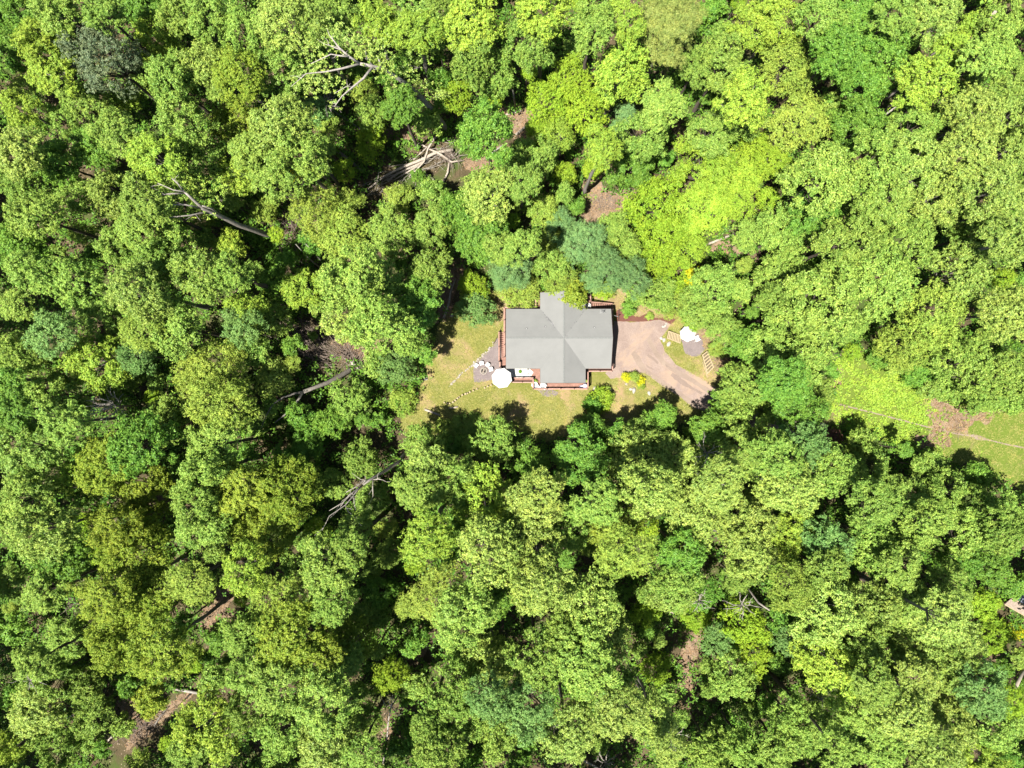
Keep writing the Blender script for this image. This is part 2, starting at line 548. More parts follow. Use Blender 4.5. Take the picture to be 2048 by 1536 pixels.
sheet("bare_ground", M['earth'], [(1860, 870), (1850, 848), (1862, 812), (1850, 790), (1890, 783), (1912, 800), (2005, 812), (1998, 838), (1945, 850), (1925, 866), (1900, 890), (1870, 902), (1838, 885)], 0.004, 0.8, 0.35)
sheet("bare_ground", M['earth'], [(1662, 760), (1675, 725), (1690, 722), (1684, 760), (1672, 785)], 0.005, 0.4, 0.4)
sheet("gravel_drive", M['gravel'], DRIVE, 0.009, 0.12, 0.4)
sheet("wheel_track", M['track'], [(1300, 672), (1312, 700), (1330, 722), (1362, 742), (1410, 772), (1460, 802), (1458, 808), (1405, 780), (1358, 751), (1325, 730), (1304, 702), (1292, 680)], 0.013, 0.1, 0.4)
sheet("wheel_track", M['track'], [(1270, 700), (1290, 735), (1335, 768), (1390, 802), (1440, 828), (1436, 834), (1385, 809), (1330, 776), (1284, 742), (1262, 708)], 0.013, 0.1, 0.4)
for rut in ([(1296, 708), (1306, 714), (1318, 726), (1316, 729), (1303, 719), (1294, 711)], [(1330, 728), (1342, 735), (1345, 739), (1332, 733)], [(1290, 728), (1302, 734), (1314, 742), (1312, 744), (1299, 738)], [(1345, 745), (1372, 764), (1405, 784), (1402, 790), (1368, 772), (1342, 751)]):
    sheet("drive_rut", M['rut'], rut, 0.017, 0.10, 0.2)
sheet("patio_gravel", M['patio'], PATIO, 0.009, 0.08, 0.3)
sheet("patio_gravel", M['patio'], PATIO2, 0.009, 0.10, 0.3)
sheet("patio_gravel", M['patio'], [(1070, 779), (1095, 776), (1117, 784), (1112, 791), (1085, 793)], 0.009, 0.12, 0.3)
sheet("mulch_bed", M['mulch'], MULCH, 0.013, 0.06, 0.3)
pl = [(1674, 808), (1700, 814), (1740, 824), (1790, 837), (1840, 850), (1880, 860), (1915, 868), (1945, 872), (1955, 875), (1970, 878), (2010, 888), (2060, 898), (2130, 914), (2220, 934)]
vs, fs = [], []
for (ax, ay), (bx, by) in zip(pl[:-1], pl[1:]):
    for t in np.arange(0, 1, 0.08):
        x, y = ax + (bx - ax) * t, ay + (by - ay) * t
        w = 1.3 + 0.9 * math.exp(-((x - 1957) / 14) ** 2) * 4 + random.uniform(-0.55, 0.55)
        p, q = W(x, y - w), W(x, y + w + random.uniform(-0.3, 0.3))
        vs += [(p.x, p.y, 0.014), (q.x, q.y, 0.014)]
fs = [(2 * i, 2 * i + 1, 2 * i + 3, 2 * i + 2) for i in range(len(vs) // 2 - 1)]
tag(MB().add(vs, fs).build("footpath", M['track']), kind='structure')

# ------------------------------------------------------------------ house
house = empty("house", W(1125, 680))
tag(house, "brown house with a grey cross gabled shingle roof and decks on every side", "house")
HL = house.location.copy()
MINV = Matrix.Translation(-HL)


def part(mb, name, mat, parent=None, kind=None, smooth=False, label=None):
    """A piece of the house given in world metres."""
    mb.v = [tuple(Vector(p) - HL) for p in mb.v]
    o = mb.build(name, mat, parent or house, smooth)
    return tag(o, label, kind=kind)


ZE, ZR = 4.0, 5.75
xw, xe = Z1(313, 0, ZE).x, Z1(1578, 0, ZE).x
ys, yn = Z1(0, 1066, ZE).y, Z1(0, 350, ZE).y
xl, xr = Z1(727, 0, ZE).x, Z1(1270, 0, ZE).x
yS, yN = Z1(0, 1240, ZE).y, Z1(0, 152, ZE).y
xc, yc = (xl + xr) / 2, (ys + yn) / 2
C = Vector((xc, yc, ZR))

wb = MB()                                       # the two wings' walls with their gables


def gable_box(a0, a1, b0, b1, along_x, top):
    h = 3.95
    if along_x:
        prof = [(b0, 0), (b1, 0), (b1, h), ((b0 + b1) / 2, top), (b0, h)]
        vs = [(x, y, z) for x in (a0, a1) for y, z in prof]
    else:
        prof = [(a0, 0), (a1, 0), (a1, h), ((a0 + a1) / 2, top), (a0, h)]
        vs = [(x, y, z) for y in (b0, b1) for x, z in prof]
    fs = [(0, 1, 2, 3, 4), (9, 8, 7, 6, 5)] + [(i, i + 5, (i + 1) % 5 + 5, (i + 1) % 5) for i in (1, 4)]
    return MB().add(vs, fs)


part(gable_box(xw + 1.35, xe - 1.3, ys + 0.75, yn - 0.7, True, 5.4), "wall", M['log_wall'])
part(gable_box(xl + 0.55, xr - 0.55, yS + 1.4, yN - 0.7, False, 5.4), "wall", M['log_wall'])


def slope(O, Or, V0, name="roof_slope"):
    """One roof plane of overlapping shingle courses, stepped like the courses are."""
    n = 20
    mb = MB()
    row = []
    nrm = (Or - O).cross(V0 - O)
    nrm.normalize()
    if nrm.z < 0: nrm = -nrm
    for i in range(n):
        for t, l in ((i / n, 0.030), ((i + 1) / n, 0.006)):
            row.append((O + (Or - O) * t + nrm * l, V0 + (C - V0) * t + nrm * l))
    vs = [p for r_ in row for p in r_]
    fs = []
    for i in range(len(row) - 1):
        a = 2 * i
        fs.append((a, a + 1, a + 3, a + 2))
    # underside
    base = len(vs)
    vs += [O - nrm * 0.1, V0 - nrm * 0.1, C - nrm * 0.1, Or - nrm * 0.1]
    fs.append((base, base + 3, base + 2, base + 1))
    k = 2 * (len(row) - 1)
    fs += [(0, base, base + 1, 1), (k, k + 1, base + 2, base + 3)]
    fs.append(tuple([0] + [2 * i for i in range(1, len(row))] + [base + 3, base]))
    mb.add(vs, fs)
    return part(mb, name, M['shingle'])


def V3(x, y, z): return Vector((x, y, z))


for X in (xw, xe):
    xv = xl if X == xw else xr
    for Y in (ys, yn):
        s_ = slope(V3(X, Y, ZE), V3(X, yc, ZR), V3(xv, Y, ZE))
for Y in (yS, yN):
    yv = ys if Y == yS else yn
    for X in (xl, xr):
        slope(V3(X, Y, ZE), V3(xc, Y, ZR), V3(X, yv, ZE))
for a, b_ in ((V3(xw, yc, ZR + 0.02), V3(xc - 0.2, yc, ZR + 0.02)), (V3(xc + 0.2, yc, ZR + 0.02), V3(xe, yc, ZR + 0.02))):
    part(MB().bar(a, b_, 0.20, 0.04), "ridge_cap", M['ridge'])
part(MB().bar(V3(xc, yS, ZR + 0.025), V3(xc, yN, ZR + 0.025), 0.22, 0.045), "ridge_cap", M['ridge'])
for X in (xl, xr):
    for Y in (ys, yn):
        part(MB().bar(V3(X, Y, ZE + 0.012), C + Vector((0, 0, 0.0)), 0.12, 0.03), "valley_flashing", M['ridge'])
# barge boards and eaves boards under the roof edge
for X in (xw, xe):
    d = 0.02 if X == xe else -0.02
    for Y in (ys, yn):
        part(MB().bar(V3(X + d, Y, ZE - 0.09), V3(X + d, yc, ZR - 0.09), 0.04, 0.18), "barge_board", M['dark_wood'])
        part(MB().bar(V3(X, Y + (0.02 if Y == yn else -0.02), ZE - 0.10), V3(xl if X == xw else xr, Y + (0.02 if Y == yn else -0.02), ZE - 0.10), 0.035, 0.18), "eaves_board", M['dark_wood'])
for Y in (yS, yN):
    d = 0.02 if Y == yN else -0.02
    for X in (xl, xr):
        part(MB().bar(V3(X, Y + d, ZE - 0.09), V3(xc, Y + d, ZR - 0.09), 0.04, 0.18), "barge_board", M['dark_wood'])
        part(MB().bar(V3(X + (0.02 if X == xr else -0.02), Y, ZE - 0.10), V3(X + (0.02 if X == xr else -0.02), ys if Y == yS else yn, ZE - 0.10), 0.035, 0.18), "eaves_board", M['dark_wood'])


def roof_z(x, y):
    zx = ZE + (ZR - ZE) * (1 - abs(y - yc) / (yn - yc))
    zy = ZE + (ZR - ZE) * (1 - abs(x - xc) / (xr - xc))
    a = zx if xw <= x <= xe and ys <= y <= yn else 0
    b_ = zy if xl <= x <= xr else 0
    return max(a, b_)


for zx, zy in ((560, 590), (785, 565), (1372, 577)):
    p = Z1(zx, zy, 4.8)
    z = roof_z(p.x, p.y)
    v = part(MB().lathe((p.x, p.y, z - 0.05), [(0.05, 0), (0.05, 0.32), (0.035, 0.32)], 10), "vent_pipe", M['metal_grey'])
    part(MB().lathe((p.x, p.y, z + 0.0), [(0.13, 0), (0.12, 0.03), (0.055, 0.06)], 10), "flashing", M['metal_dark'], v)

rg = np.random.default_rng(77)
vl, fl = [], []
for k in range(90):
    t = float(np.clip(rg.normal(0.42, 0.12), 0.1, 0.9)) if k < 60 else float(rg.uniform(0.05, 0.95))
    base_ = V3(xl, yn, ZE).lerp(C, t) if k < 75 else V3(xr, yn, ZE).lerp(C, t)
    q = base_ + Vector((rg.normal(0, 0.07), rg.normal(0, 0.07), 0.075))
    a_ = rg.uniform(0, 6.28)
    d_ = Vector((math.cos(a_), math.sin(a_), 0.1)) * 0.07
    e_ = Vector((-d_.y, d_.x, 0)) * 0.6
    n0 = len(vl)
    vl += [q - d_, q + e_, q + d_, q - e_]
    fl.append((n0, n0 + 1, n0 + 2, n0 + 3))
part(MB().add(vl, fl), "fallen_leaves", M['metal_dark'], kind='stuff')

# decks: boards lie on joists, one block of boards to a deck
ZD = 1.6


def deck(z0x, z0y, z1x, z1y, z=ZD, along_x=True):
    a, b_ = Z1(z0x, z1y, z), Z1(z1x, z0y, z)
    d = part(MB().box(((a.x + b_.x) / 2, (a.y + b_.y) / 2, z - 0.14), (b_.x - a.x - 0.06, b_.y - a.y - 0.06, 0.2)), "deck_frame", M['dark_wood'])
    mb = MB()
    w = 0.14
    if along_x:
        k = max(1, round((b_.y - a.y) / w))
        w = (b_.y - a.y) / k
        for i in range(k):
            mb.box(((a.x + b_.x) / 2, a.y + (i + 0.5) * w, z - 0.018 + random.uniform(-0.003, 0.003)), (b_.x - a.x, w - 0.012, 0.036))
    else:
        k = max(1, round((b_.x - a.x) / w))
        w = (b_.x - a.x) / k
        for i in range(k):
            mb.box((a.x + (i + 0.5) * w, (a.y + b_.y) / 2, z - 0.018 + random.uniform(-0.003, 0.003)), (w - 0.012, b_.y - a.y, 0.036))
    part(mb, "deck_boards", M['deck'], d, kind='stuff')
    for x in np.arange(a.x + 0.3, b_.x, 2.6):
        part(MB().box((x, a.y + 0.2, (z - 0.24) / 2), (0.14, 0.14, z - 0.24)), "deck_post", M['dark_wood'], d)


deck(290, 324, 727, 376)
deck(664, 205, 727, 324)
deck(288, 376, 336, 930, along_x=False)
deck(232, 930, 336, 1052)
deck(300, 1052, 728, 1184)
deck(640, 1184, 728, 1316)
deck(728, 1184, 1262, 1316)
deck(1262, 1104, 1303, 1316, along_x=False)
deck(1236, 1040, 1592, 1104)
deck(1566, 366, 1604, 1040, along_x=False)
deck(1262, 165, 1334, 366)
deck(1334, 336, 1604, 366)
deck(372, 1190, 640, 1236, 0.7)


def rail(pts, z=ZD, h=0.95, z_end=None, posts=None):
    """Handrail with posts and thin balusters; points are sketch marks seen at the rail's height."""
    P = []
    for i, (x, y) in enumerate(pts):
        zz = z if z_end is None else z + (z_end - z) * i / (len(pts) - 1)
        P.append((Z1(x, y, zz + h), zz))
    first = None
    for (a, za), (b_, zb) in zip(P[:-1], P[1:]):
        L = (b_ - a).length
        r_ = part(MB().bar(V3(a.x, a.y, za + h), V3(b_.x, b_.y, zb + h), 0.15, 0.045), "handrail", M['rail'])
        part(MB().bar(V3(a.x, a.y, za + 0.12), V3(b_.x, b_.y, zb + 0.12), 0.05, 0.08), "bottom_rail", M['dark_wood'], r_)
        k = max(1, round(L / 1.9))
        for i in range(k + 1):
            q = a.lerp(b_, i / k)
            zz = za + (zb - za) * i / k
            part(MB().box((q.x, q.y, zz + h / 2 + 0.03), (0.1, 0.1, h + 0.10)), "post", M['dark_wood'], r_)
        mb = MB()
        kb = max(2, int(L / 0.13))
        for i in range(1, kb):
            q = a.lerp(b_, i / kb)
            zz = za + (zb - za) * i / kb
            mb.box((q.x, q.y, zz + 0.15 + (h - 0.18) / 2), (0.035, 0.035, h - 0.18))
        part(mb, "balusters", M['dark_wood'], r_, kind='stuff')


rail([(291, 333), (291, 925)])
rail([(291, 332), (672, 332)])
rail([(670, 326), (670, 212)])
rail([(646, 1313), (1300, 1313)])
rail([(1300, 1308), (1300, 1106)])
rail([(1304, 1100), (1590, 1100)])
rail([(1597, 1096), (1597, 345)])
rail([(390, 1182), (645, 1182)])
rail([(640, 1190), (640, 1308)])
rail([(385, 1233), (636, 1233)], 0.7, 0.75)
rail([(238, 985), (238, 1050)])
rail([(228, 980), (228, 622)], ZD, 0.95, 0.12)
rail([(1332, 176), (1332, 262)])
rail([(1336, 266), (1600, 286)], ZD, 0.95, 0.12)


def stairs(x0, x1, y0, y1, n, axis, z0=0.12, z1_=ZD - 0.13):
    """n treads between sketch marks; axis 'x' or 'y' is the walking direction, from low to high."""
    root = None
    for i in range(n):
        t = i / (n - 1)
        z = z0 + (z1_ - z0) * t
        if axis == 'y':
            ya = y0 + (y1 - y0) * i / n
            yb = y0 + (y1 - y0) * (i + 1) / n
            a, b_ = Z1(x0, ya, z), Z1(x1, yb, z)
        else:
            xa = x0 + (x1 - x0) * i / n
            xb = x0 + (x1 - x0) * (i + 1) / n
            a, b_ = Z1(xa, y0, z), Z1(xb, y1, z)
        if root is None:
            lo, hi = a, b_
            if axis == 'y':
                e = Z1(x0, y1, z1_), Z1(x1, y1, z1_)
                root = part(MB().bar(V3(e[0].x, a.y, z0 - 0.2), V3(e[0].x, e[0].y, z1_ - 0.2), 0.05, 0.24), "staircase", M['dark_wood'])
                part(MB().bar(V3(e[1].x, a.y, z0 - 0.2), V3(e[1].x, e[0].y, z1_ - 0.2), 0.05, 0.24), "stringer", M['dark_wood'], root)
            else:
                e = Z1(x1, y0, z1_), Z1(x1, y1, z1_)
                root = part(MB().bar(V3(a.x, e[0].y, z0 - 0.2), V3(e[0].x, e[0].y, z1_ - 0.2), 0.05, 0.24), "staircase", M['dark_wood'])
                part(MB().bar(V3(a.x, e[1].y, z0 - 0.2), V3(e[0].x, e[1].y, z1_ - 0.2), 0.05, 0.24), "stringer", M['dark_wood'], root)
        w, d = abs(b_.x - a.x), abs(b_.y - a.y)
        cut = 0.085
        sz = (w, d - cut, 0.045) if axis == 'y' else (w - cut, d, 0.045)
        part(MB().box(((a.x + b_.x) / 2, (a.y + b_.y) / 2, z + random.uniform(-0.004, 0.004)), sz), "tread", M['deck'], root)


stairs(234, 288, 622, 928, 13, 'y')
stairs(1602, 1336, 268, 338, 12, 'x')

# ------------------------------------------------------------------ things on and round the house
def own(mb, root, name, mat, parent=None, smooth=False, label=None, kind=None):
    o = mb.build(name, mat, parent or root, smooth)
    return tag(o, label, kind=kind)


def umbrella(x, y, base_z, top, rad, rot, label, n=8):
    p = W(x, y, base_z + top - 0.2)
    r_ = tag(empty("patio_umbrella", (p.x, p.y, base_z)), label, "umbrella", "white patio umbrellas")
    vs = [(0, 0, top)]
    for ring, (f, z) in enumerate(((0.55, top - 0.17), (1.0, top - 0.42))):
        for k in range(n):
            a = rot + 2 * PI * k / n
            vs.append((rad * f * math.cos(a), rad * f * math.sin(a), z))
            a2 = rot + 2 * PI * (k + 0.5) / n
            g = f * math.cos(PI / n) * 0.985
            vs.append((rad * g * math.cos(a2), rad * g * math.sin(a2), z + 0.015 - 0.03 * ring))
    m2 = 2 * n
    fs = [(0, 1 + k, 1 + (k + 1) % m2) for k in range(m2)]
    fs += [(1 + k, 1 + m2 + k, 1 + m2 + (k + 1) % m2, 1 + (k + 1) % m2) for k in range(m2)]
    # hanging edge
    b0 = len(vs)
    for k in range(m2):
        v = vs[1 + m2 + k]
        vs.append((v[0] * 1.005, v[1] * 1.005, v[2] - 0.13))
    fs += [(1 + m2 + k, b0 + k, b0 + (k + 1) % m2, 1 + m2 + (k + 1) % m2) for k in range(m2)]
    c = own(MB().add(vs, fs), r_, "canopy", M['canvas'])
    for k in range(n):
        a = rot + 2 * PI * k / n
        own(MB().bar((0, 0, top - 0.05), (rad * 0.97 * math.cos(a), rad * 0.97 * math.sin(a), top - 0.45), 0.025, 0.02), r_, "rib", M['metal_grey'], c)
    own(MB().tube([(0, 0, 0.05), (0, 0, top - 0.06)], [0.025, 0.025], 8), r_, "pole", M['metal_grey'])
    own(MB().lathe((0, 0, 0), [(0.28, 0.0), (0.28, 0.06), (0.06, 0.09), (0.05, 0.25)], 16), r_, "base", M['metal_dark'])
    own(MB().lathe((0, 0, top - 0.02), [(0.05, 0), (0.045, 0.05), (0.012, 0.10)], 10), r_, "finial", M['metal_grey'])
    return r_


umbrella(1003.6, 756.2, ZD, 2.55, 1.40, R(-14), "larger white octagonal umbrella beside the house deck and fire pit")
umbrella(1376.5, 667.5, 0.0, 2.45, 1.12, R(8), "smaller white umbrella on the gravel terrace beyond the drive", 7)


def lounge_chair(p, face, label, mat=None, group="white chairs around the fire pit", s=1.0):
    mat = mat or M['white']
    r_ = tag(empty("garden_chair", p, face), label, "chair", group)     # faces +Y before turning
    st = MB()
    for i in range(5):
        st.box((0, 0.24 - i * 0.115, 0.37 - i * 0.022), (0.54, 0.105, 0.022), rot=Matrix.Rotation(0.19, 3, 'X'))
    own(st, r_, "seat", mat, kind='stuff')
    bk = MB()
    for i in range(5):
        x = (i - 2) * 0.108
        bk.bar((x, -0.24, 0.27), (x * 1.15, -0.52, 0.95 - abs(i - 2) * 0.05), 0.10, 0.022, Vector((0, 1, 0.3)))
    own(bk, r_, "backrest", mat, kind='stuff')
    own(MB().bar((-0.3, -0.44, 0.66), (0.3, -0.44, 0.66), 0.06, 0.025), r_, "back_rail", mat)
    for sx in (-1, 1):
        own(MB().box((sx * 0.345, -0.04, 0.56), (0.14, 0.74, 0.025)), r_, "arm", mat)
        own(MB().bar((sx * 0.30, 0.26, 0), (sx * 0.30, 0.26, 0.55), 0.09, 0.025), r_, "leg", mat)
        own(MB().bar((sx * 0.275, 0.22, 0.34), (sx * 0.275, -0.62, 0.02), 0.025, 0.1), r_, "leg", mat)
    r_.scale = (s, s, s)
    return r_


PIT = W(967.2, 742.1)
for x, y, lab in ((952.6, 731.2, "white slatted chair by the fire pit, at the end away from the house"), (963.4, 727.2, "white slatted chair by the fire pit, second from the lawn side"),
                  (975.0, 730.4, "white slatted chair by the fire pit, third from the lawn side"), (981.0, 738.4, "white slatted chair by the fire pit, closest to the big umbrella")):
    p = W(x, y, 0.4)
    p.z = 0.01
    d = PIT - p
    lounge_chair(p, math.atan2(d.y, d.x) - PI / 2, lab, s=0.68)

fp = tag(empty("fire_pit", (PIT.x, PIT.y, 0.009)), "round stone fire pit with crossed logs on the gravel patio", "fire pit")
own(MB().lathe((0, 0, 0), [(0.33, 0.0), (0.33, 0.05), (0.01, 0.06)], 20), fp, "ash_bed", M['ash'])
for k in range(13):
    a = 2 * PI * k / 13
    mb = MB().box((0, 0, 0), (0.2, 0.15, 0.2))
    mb.v = [(x * random.uniform(0.85, 1.15), y * random.uniform(0.85, 1.15), z) for x, y, z in mb.v]
    o = own(mb, fp, "stone", M['stone'])
    o.location = (0.42 * math.cos(a), 0.42 * math.sin(a), 0.10)
    o.rotation_euler = (0, 0, a + PI / 2)
for k, a in enumerate((0.4, 1.5, 2.5, 0.9)):
    d = Vector((math.cos(a), math.sin(a), 0)) * 0.3
    own(MB().tube([-d + Vector((0, 0, 0.1 + 0.05 * k)), d + Vector((0, 0, 0.13 + 0.05 * k))], [0.05, 0.04], 7, True, 0.1), fp, "log", M['log'] if k % 2 else M['char'])

# white rug with its pot and two lanterns on the south west deck
rz = ZD + 0.01
rp = [Z1(330, 1066, rz), Z1(590, 1066, rz), Z1(642, 1112, rz), Z1(606, 1172, rz), Z1(420, 1176, rz), Z1(330, 1150, rz)]
c0 = sum(rp, Vector()) / 6
mb = MB()
vs = [(q.x - c0.x, q.y - c0.y, z) for z in (0, 0.015) for q in rp]
mb.add(vs, [(5, 4, 3, 2, 1, 0), (6, 7, 8, 9, 10, 11)] + [(i, (i + 1) % 6, (i + 1) % 6 + 6, i + 6) for i in range(6)])
o = mb.build("rug", M['rug'], None, loc=(c0.x, c0.y, ZD + 0.004))
tag(o, "white rug with a pointed end on the deck beside the big umbrella", "rug")
pp = Z1(482, 1104, ZD + 0.3)


def leaf_ball(n, rad, L, zs=1.0, seed=0):
    rg = np.random.default_rng(seed)
    d = rg.normal(size=(n, 3))
    d /= np.linalg.norm(d, axis=1)[:, None]
    d[:, 2] = np.abs(d[:, 2]) * 0.9 + 0.1
    c = d * (rad * rg.uniform(0.45, 1.0, n))[:, None]
    c[:, 2] *= zs
    return leaves(c, d, L, 0.55, rg)


def leaves(c, nrm, L, wid, rg, k=1, droop=0.3, z_up=0.5):
    """Leaf diamonds: k round each centre, spread about the direction nrm. Returns verts and quads."""
    n = len(c)
    nn = nrm + np.array([0, 0, z_up])
    nn /= np.linalg.norm(nn, axis=1)[:, None] + 1e-9
    a = rg.normal(size=(n, 3))
    s = np.cross(nn, a)
    s /= np.linalg.norm(s, axis=1)[:, None] + 1e-9
    t = np.cross(nn, s)
    V = []
    a0 = rg.uniform(0, 2 * PI, n)
    for j in range(k):
        ang = a0 + 2 * PI * (j + rg.uniform(-0.25, 0.25, n)) / k
        out = s * np.cos(ang)[:, None] + t * np.sin(ang)[:, None]
        tilt = rg.normal(0.05, 0.45, n) - droop
        dr = out * np.cos(tilt)[:, None] + nn * np.sin(tilt)[:, None]
        side = np.cross(nn, out)
        roll = rg.normal(0, 0.5, n)
        upv = np.cross(dr, side)
        side = side * np.cos(roll)[:, None] + upv * np.sin(roll)[:, None]
        l = (L * rg.uniform(0.7, 1.3, n))[:, None]
        st = c + dr * l * 0.12
        tip = c + dr * l * 1.12
        mid = c + dr * l * 0.55
        V.append(np.stack([st, mid + side * l * wid * 0.5, tip, mid - side * l * wid * 0.5], 1))
    V = np.concatenate(V, 0)
    m = len(V)
    return V.reshape(-1, 3), np.arange(m * 4).reshape(m, 4)


def pot(p, label, leafmat, rad=0.2, h=0.28, fol=0.28, seed=1, name="potted_plant", cat="potted plant", group=None):
    r_ = tag(empty(name, p), label, cat, group)
    own(MB().lathe((0, 0, 0), [(rad * 0.7, 0), (rad, h), (rad * 1.08, h), (rad * 1.08, h + 0.03), (rad * 0.9, h + 0.03), (rad * 0.9, h - 0.03)], 14), r_, "pot", M['metal_dark'])
    v, f = leaf_ball(160, fol, 0.16, 1.0, seed)
    v[:, 2] += h
    link("foliage", mesh_np("foliage", v, f, leafmat), r_)
    return r_


pot((pp.x, pp.y, ZD + 0.02), "small spiky green potted plant standing on the white rug", LEAF['G'], 0.13, 0.2, 0.24, 3)
for zx, zy, lab in ((577, 1079, "small dark lantern on the white rug, on the house side"), (577, 1135, "small dark lantern on the white rug, on the railing side")):
    q = Z1(zx, zy, ZD + 0.2)
    r_ = tag(empty("lantern", (q.x, q.y, ZD + 0.02)), lab, "lantern", "lanterns on the rug")
    own(MB().lathe((0, 0, 0), [(0.09, 0), (0.09, 0.03), (0.07, 0.03), (0.07, 0.2)], 10), r_, "body", M['metal_dark'])
    own(MB().lathe((0, 0, 0.2), [(0.1, 0), (0.03, 0.07), (0.015, 0.1)], 10), r_, "cap", M['metal_dark'])
q = W(1070.3, 762.8, ZD + 0.4)
pot((q.x, q.y, ZD), "bushy green potted plant in the railing corner behind white deck chairs", LEAF['L'], 0.22, 0.3, 0.36, 5)
q = W(1070.6, 772.0, ZD + 0.5)
lounge_chair((q.x, q.y, ZD), R(-150), "white chair in the deck corner beside the potted plant", group="white chairs on the front deck")
q = W(1085.6, 773.6, ZD + 0.5)
lounge_chair((q.x, q.y, ZD), R(160), "white chair on the front deck, further from the potted plant", group="white chairs on the front deck")


def round_table(p, rad, h, mat, label):
    r_ = tag(empty("side_table", p), label, "table")
    own(MB().lathe((0, 0, h - 0.03), [(rad * 0.97, 0), (rad, 0.01), (rad, 0.03)], 20), r_, "tabletop", mat)
    for k in range(3):
        a = 2 * PI * k / 3
        own(MB().bar((rad * 0.8 * math.cos(a), rad * 0.8 * math.sin(a), 0), (rad * 0.4 * math.cos(a), rad * 0.4 * math.sin(a), h - 0.03), 0.03, 0.03), r_, "leg", mat)


q = W(1077.9, 775, ZD + 0.4)
round_table((q.x, q.y, ZD), 0.2, 0.42, M['white'], "little white table between the two white front deck chairs")
q = W(1169.8, 772, ZD + 0.6)
round_table((q.x, q.y, ZD), 0.31, 0.62, M['lavender'], "round lavender table in the front deck corner near the drive")
q = W(1163.6, 774.2, ZD + 0.4)
lounge_chair((q.x, q.y, ZD), R(-80), "pale lavender chair tucked beside the round lavender table", M['lavender'], "", 0.62)
q = W(1172.3, 761.5, ZD + 0.3)
pot((q.x, q.y, ZD), "pale potted plant by the side railing above the lavender table", LEAF['F'], 0.16, 0.3, 0.2, 8)
q = Z1(1297, 312, ZD + 0.3)
lounge_chair((q.x, q.y, ZD), R(90), "white chair in the dark corner of the rear porch", None, "", 0.75)

# antenna and its cable on the roof
q = Z1(1478, 388, ZE + 0.6)
zr = roof_z(q.x, q.y)
r_ = tag(empty("antenna", (q.x, q.y, zr)), "small dark aerial on the roof corner nearest the rear stairs", "antenna")
own(MB().tube([(0, 0, -0.05), (0, 0, 1.0)], [0.03, 0.03], 8), r_, "mast", M['metal_dark'])
own(MB().bar((-0.45, -0.05, 0.9), (0.2, 0.12, 0.95), 0.04, 0.04), r_, "boom", M['metal_dark'])
for i in range(4):
    x = -0.4 + i * 0.16
    own(MB().bar((x, -0.22 + 0.04 * i, 0.92), (x + 0.04, 0.2 - 0.02 * i, 0.92), 0.02, 0.02), r_, "element", M['metal_grey'])
own(MB().lathe((0.05, 0, 0.5), [(0.02, 0), (0.1, 0.06), (0.12, 0.16), (0.02, 0.2)], 10), r_, "housing", M['metal_dark'])
a = Vector((q.x, q.y, zr + 0.8))
e = W(1236, 633, 1.4)
mid = a.lerp(e, 0.5) + Vector((0, 0, -0.25))
o = MB().tube([a, a.lerp(mid, 0.5) + Vector((0, 0, -0.06)), mid, mid.lerp(e, 0.5) + Vector((0, 0, -0.06)), e], [0.022] * 5, 6).build("service_cable", M['white'])
tag(o, "thin pale cable running from the roof aerial past the eaves", "cable")
q = W(1236, 633, 0.7)
r_ = tag(empty("garden_post", (q.x, q.y, 0)), "dark garden post at the house end of the red mulch bed", "post")
own(MB().box((0, 0, 0.72), (0.09, 0.09, 1.44)), r_, "post_shaft", M['dark_wood'])
own(MB().box((0, 0, 1.455), (0.13, 0.13, 0.03)), r_, "post_cap", M['dark_wood'])
mb = MB().bar(W(1237.6, 622, 0.14), W(1237.2, 641, 0.14), 0.10, 0.24)
tag(mb.build("timber_edging", M['dark_wood']), "dark timber edging between house path and red mulch bed", "edging")
mb = MB().bar(W(1237, 620, 0.14), W(1243, 619.6, 0.14), 0.10, 0.24)
tag(mb.build("timber_edging", M['dark_wood']), "short dark timber at the upper corner of the red mulch bed", "edging")

# timber garden steps either side of the gravel terrace
def X3(x, y, z=0.0): return W(1320 + x / 10.97, 630 + y / 10.97, z)


def garden_steps(L0, L1, R0, R1, n, label, extra=None):
    o0 = X3(*L0)
    r_ = tag(empty("garden_steps", (o0.x, o0.y, 0)), label, "steps", "timber garden steps")
    off = Vector((o0.x, o0.y, 0))
    zz = lambda t: 0.12 + 0.5 * (1 - t)
    P = lambda a, b_, t: X3(a[0] + (b_[0] - a[0]) * t, a[1] + (b_[1] - a[1]) * t) - off
    for a, b_ in ((L0, L1), (R0, R1)):
        own(MB().bar(P(a, b_, -0.02) + Vector((0, 0, zz(0) + 0.03)), P(a, b_, 1.02) + Vector((0, 0, zz(1) + 0.03)), 0.13, 0.15), r_, "side_timber", M['timber'])
    for i in range(n):
        t = (i + 0.02) / (n - 1) * 0.98
        own(MB().bar(P(L0, L1, t) + Vector((0, 0, zz(t) + 0.02)), P(R0, R1, t) + Vector((0, 0, zz(t) + 0.02)), 0.13, 0.14), r_, "riser", M['timber'])
        if i < n - 1:
            t2 = t + 0.98 / (n - 1)
            c = [P(L0, L1, t), P(R0, R1, t), P(R0, R1, t2), P(L0, L1, t2)]
            z = zz(t2) - 0.03
            own(MB().add([(q.x, q.y, z) for q in c] + [(q.x, q.y, 0) for q in c],
                         [(0, 1, 2, 3), (0, 4, 5, 1), (1, 5, 6, 2), (2, 6, 7, 3), (3, 7, 4, 0)]), r_, "soil_infill", M['soil'])
    if extra:
        own(MB().bar(X3(*extra[0]) - off + Vector((0, 0, 0.2)), X3(*extra[1]) - off + Vector((0, 0, 0.12)), 0.09, 0.1), r_, "handrail", M['timber'])


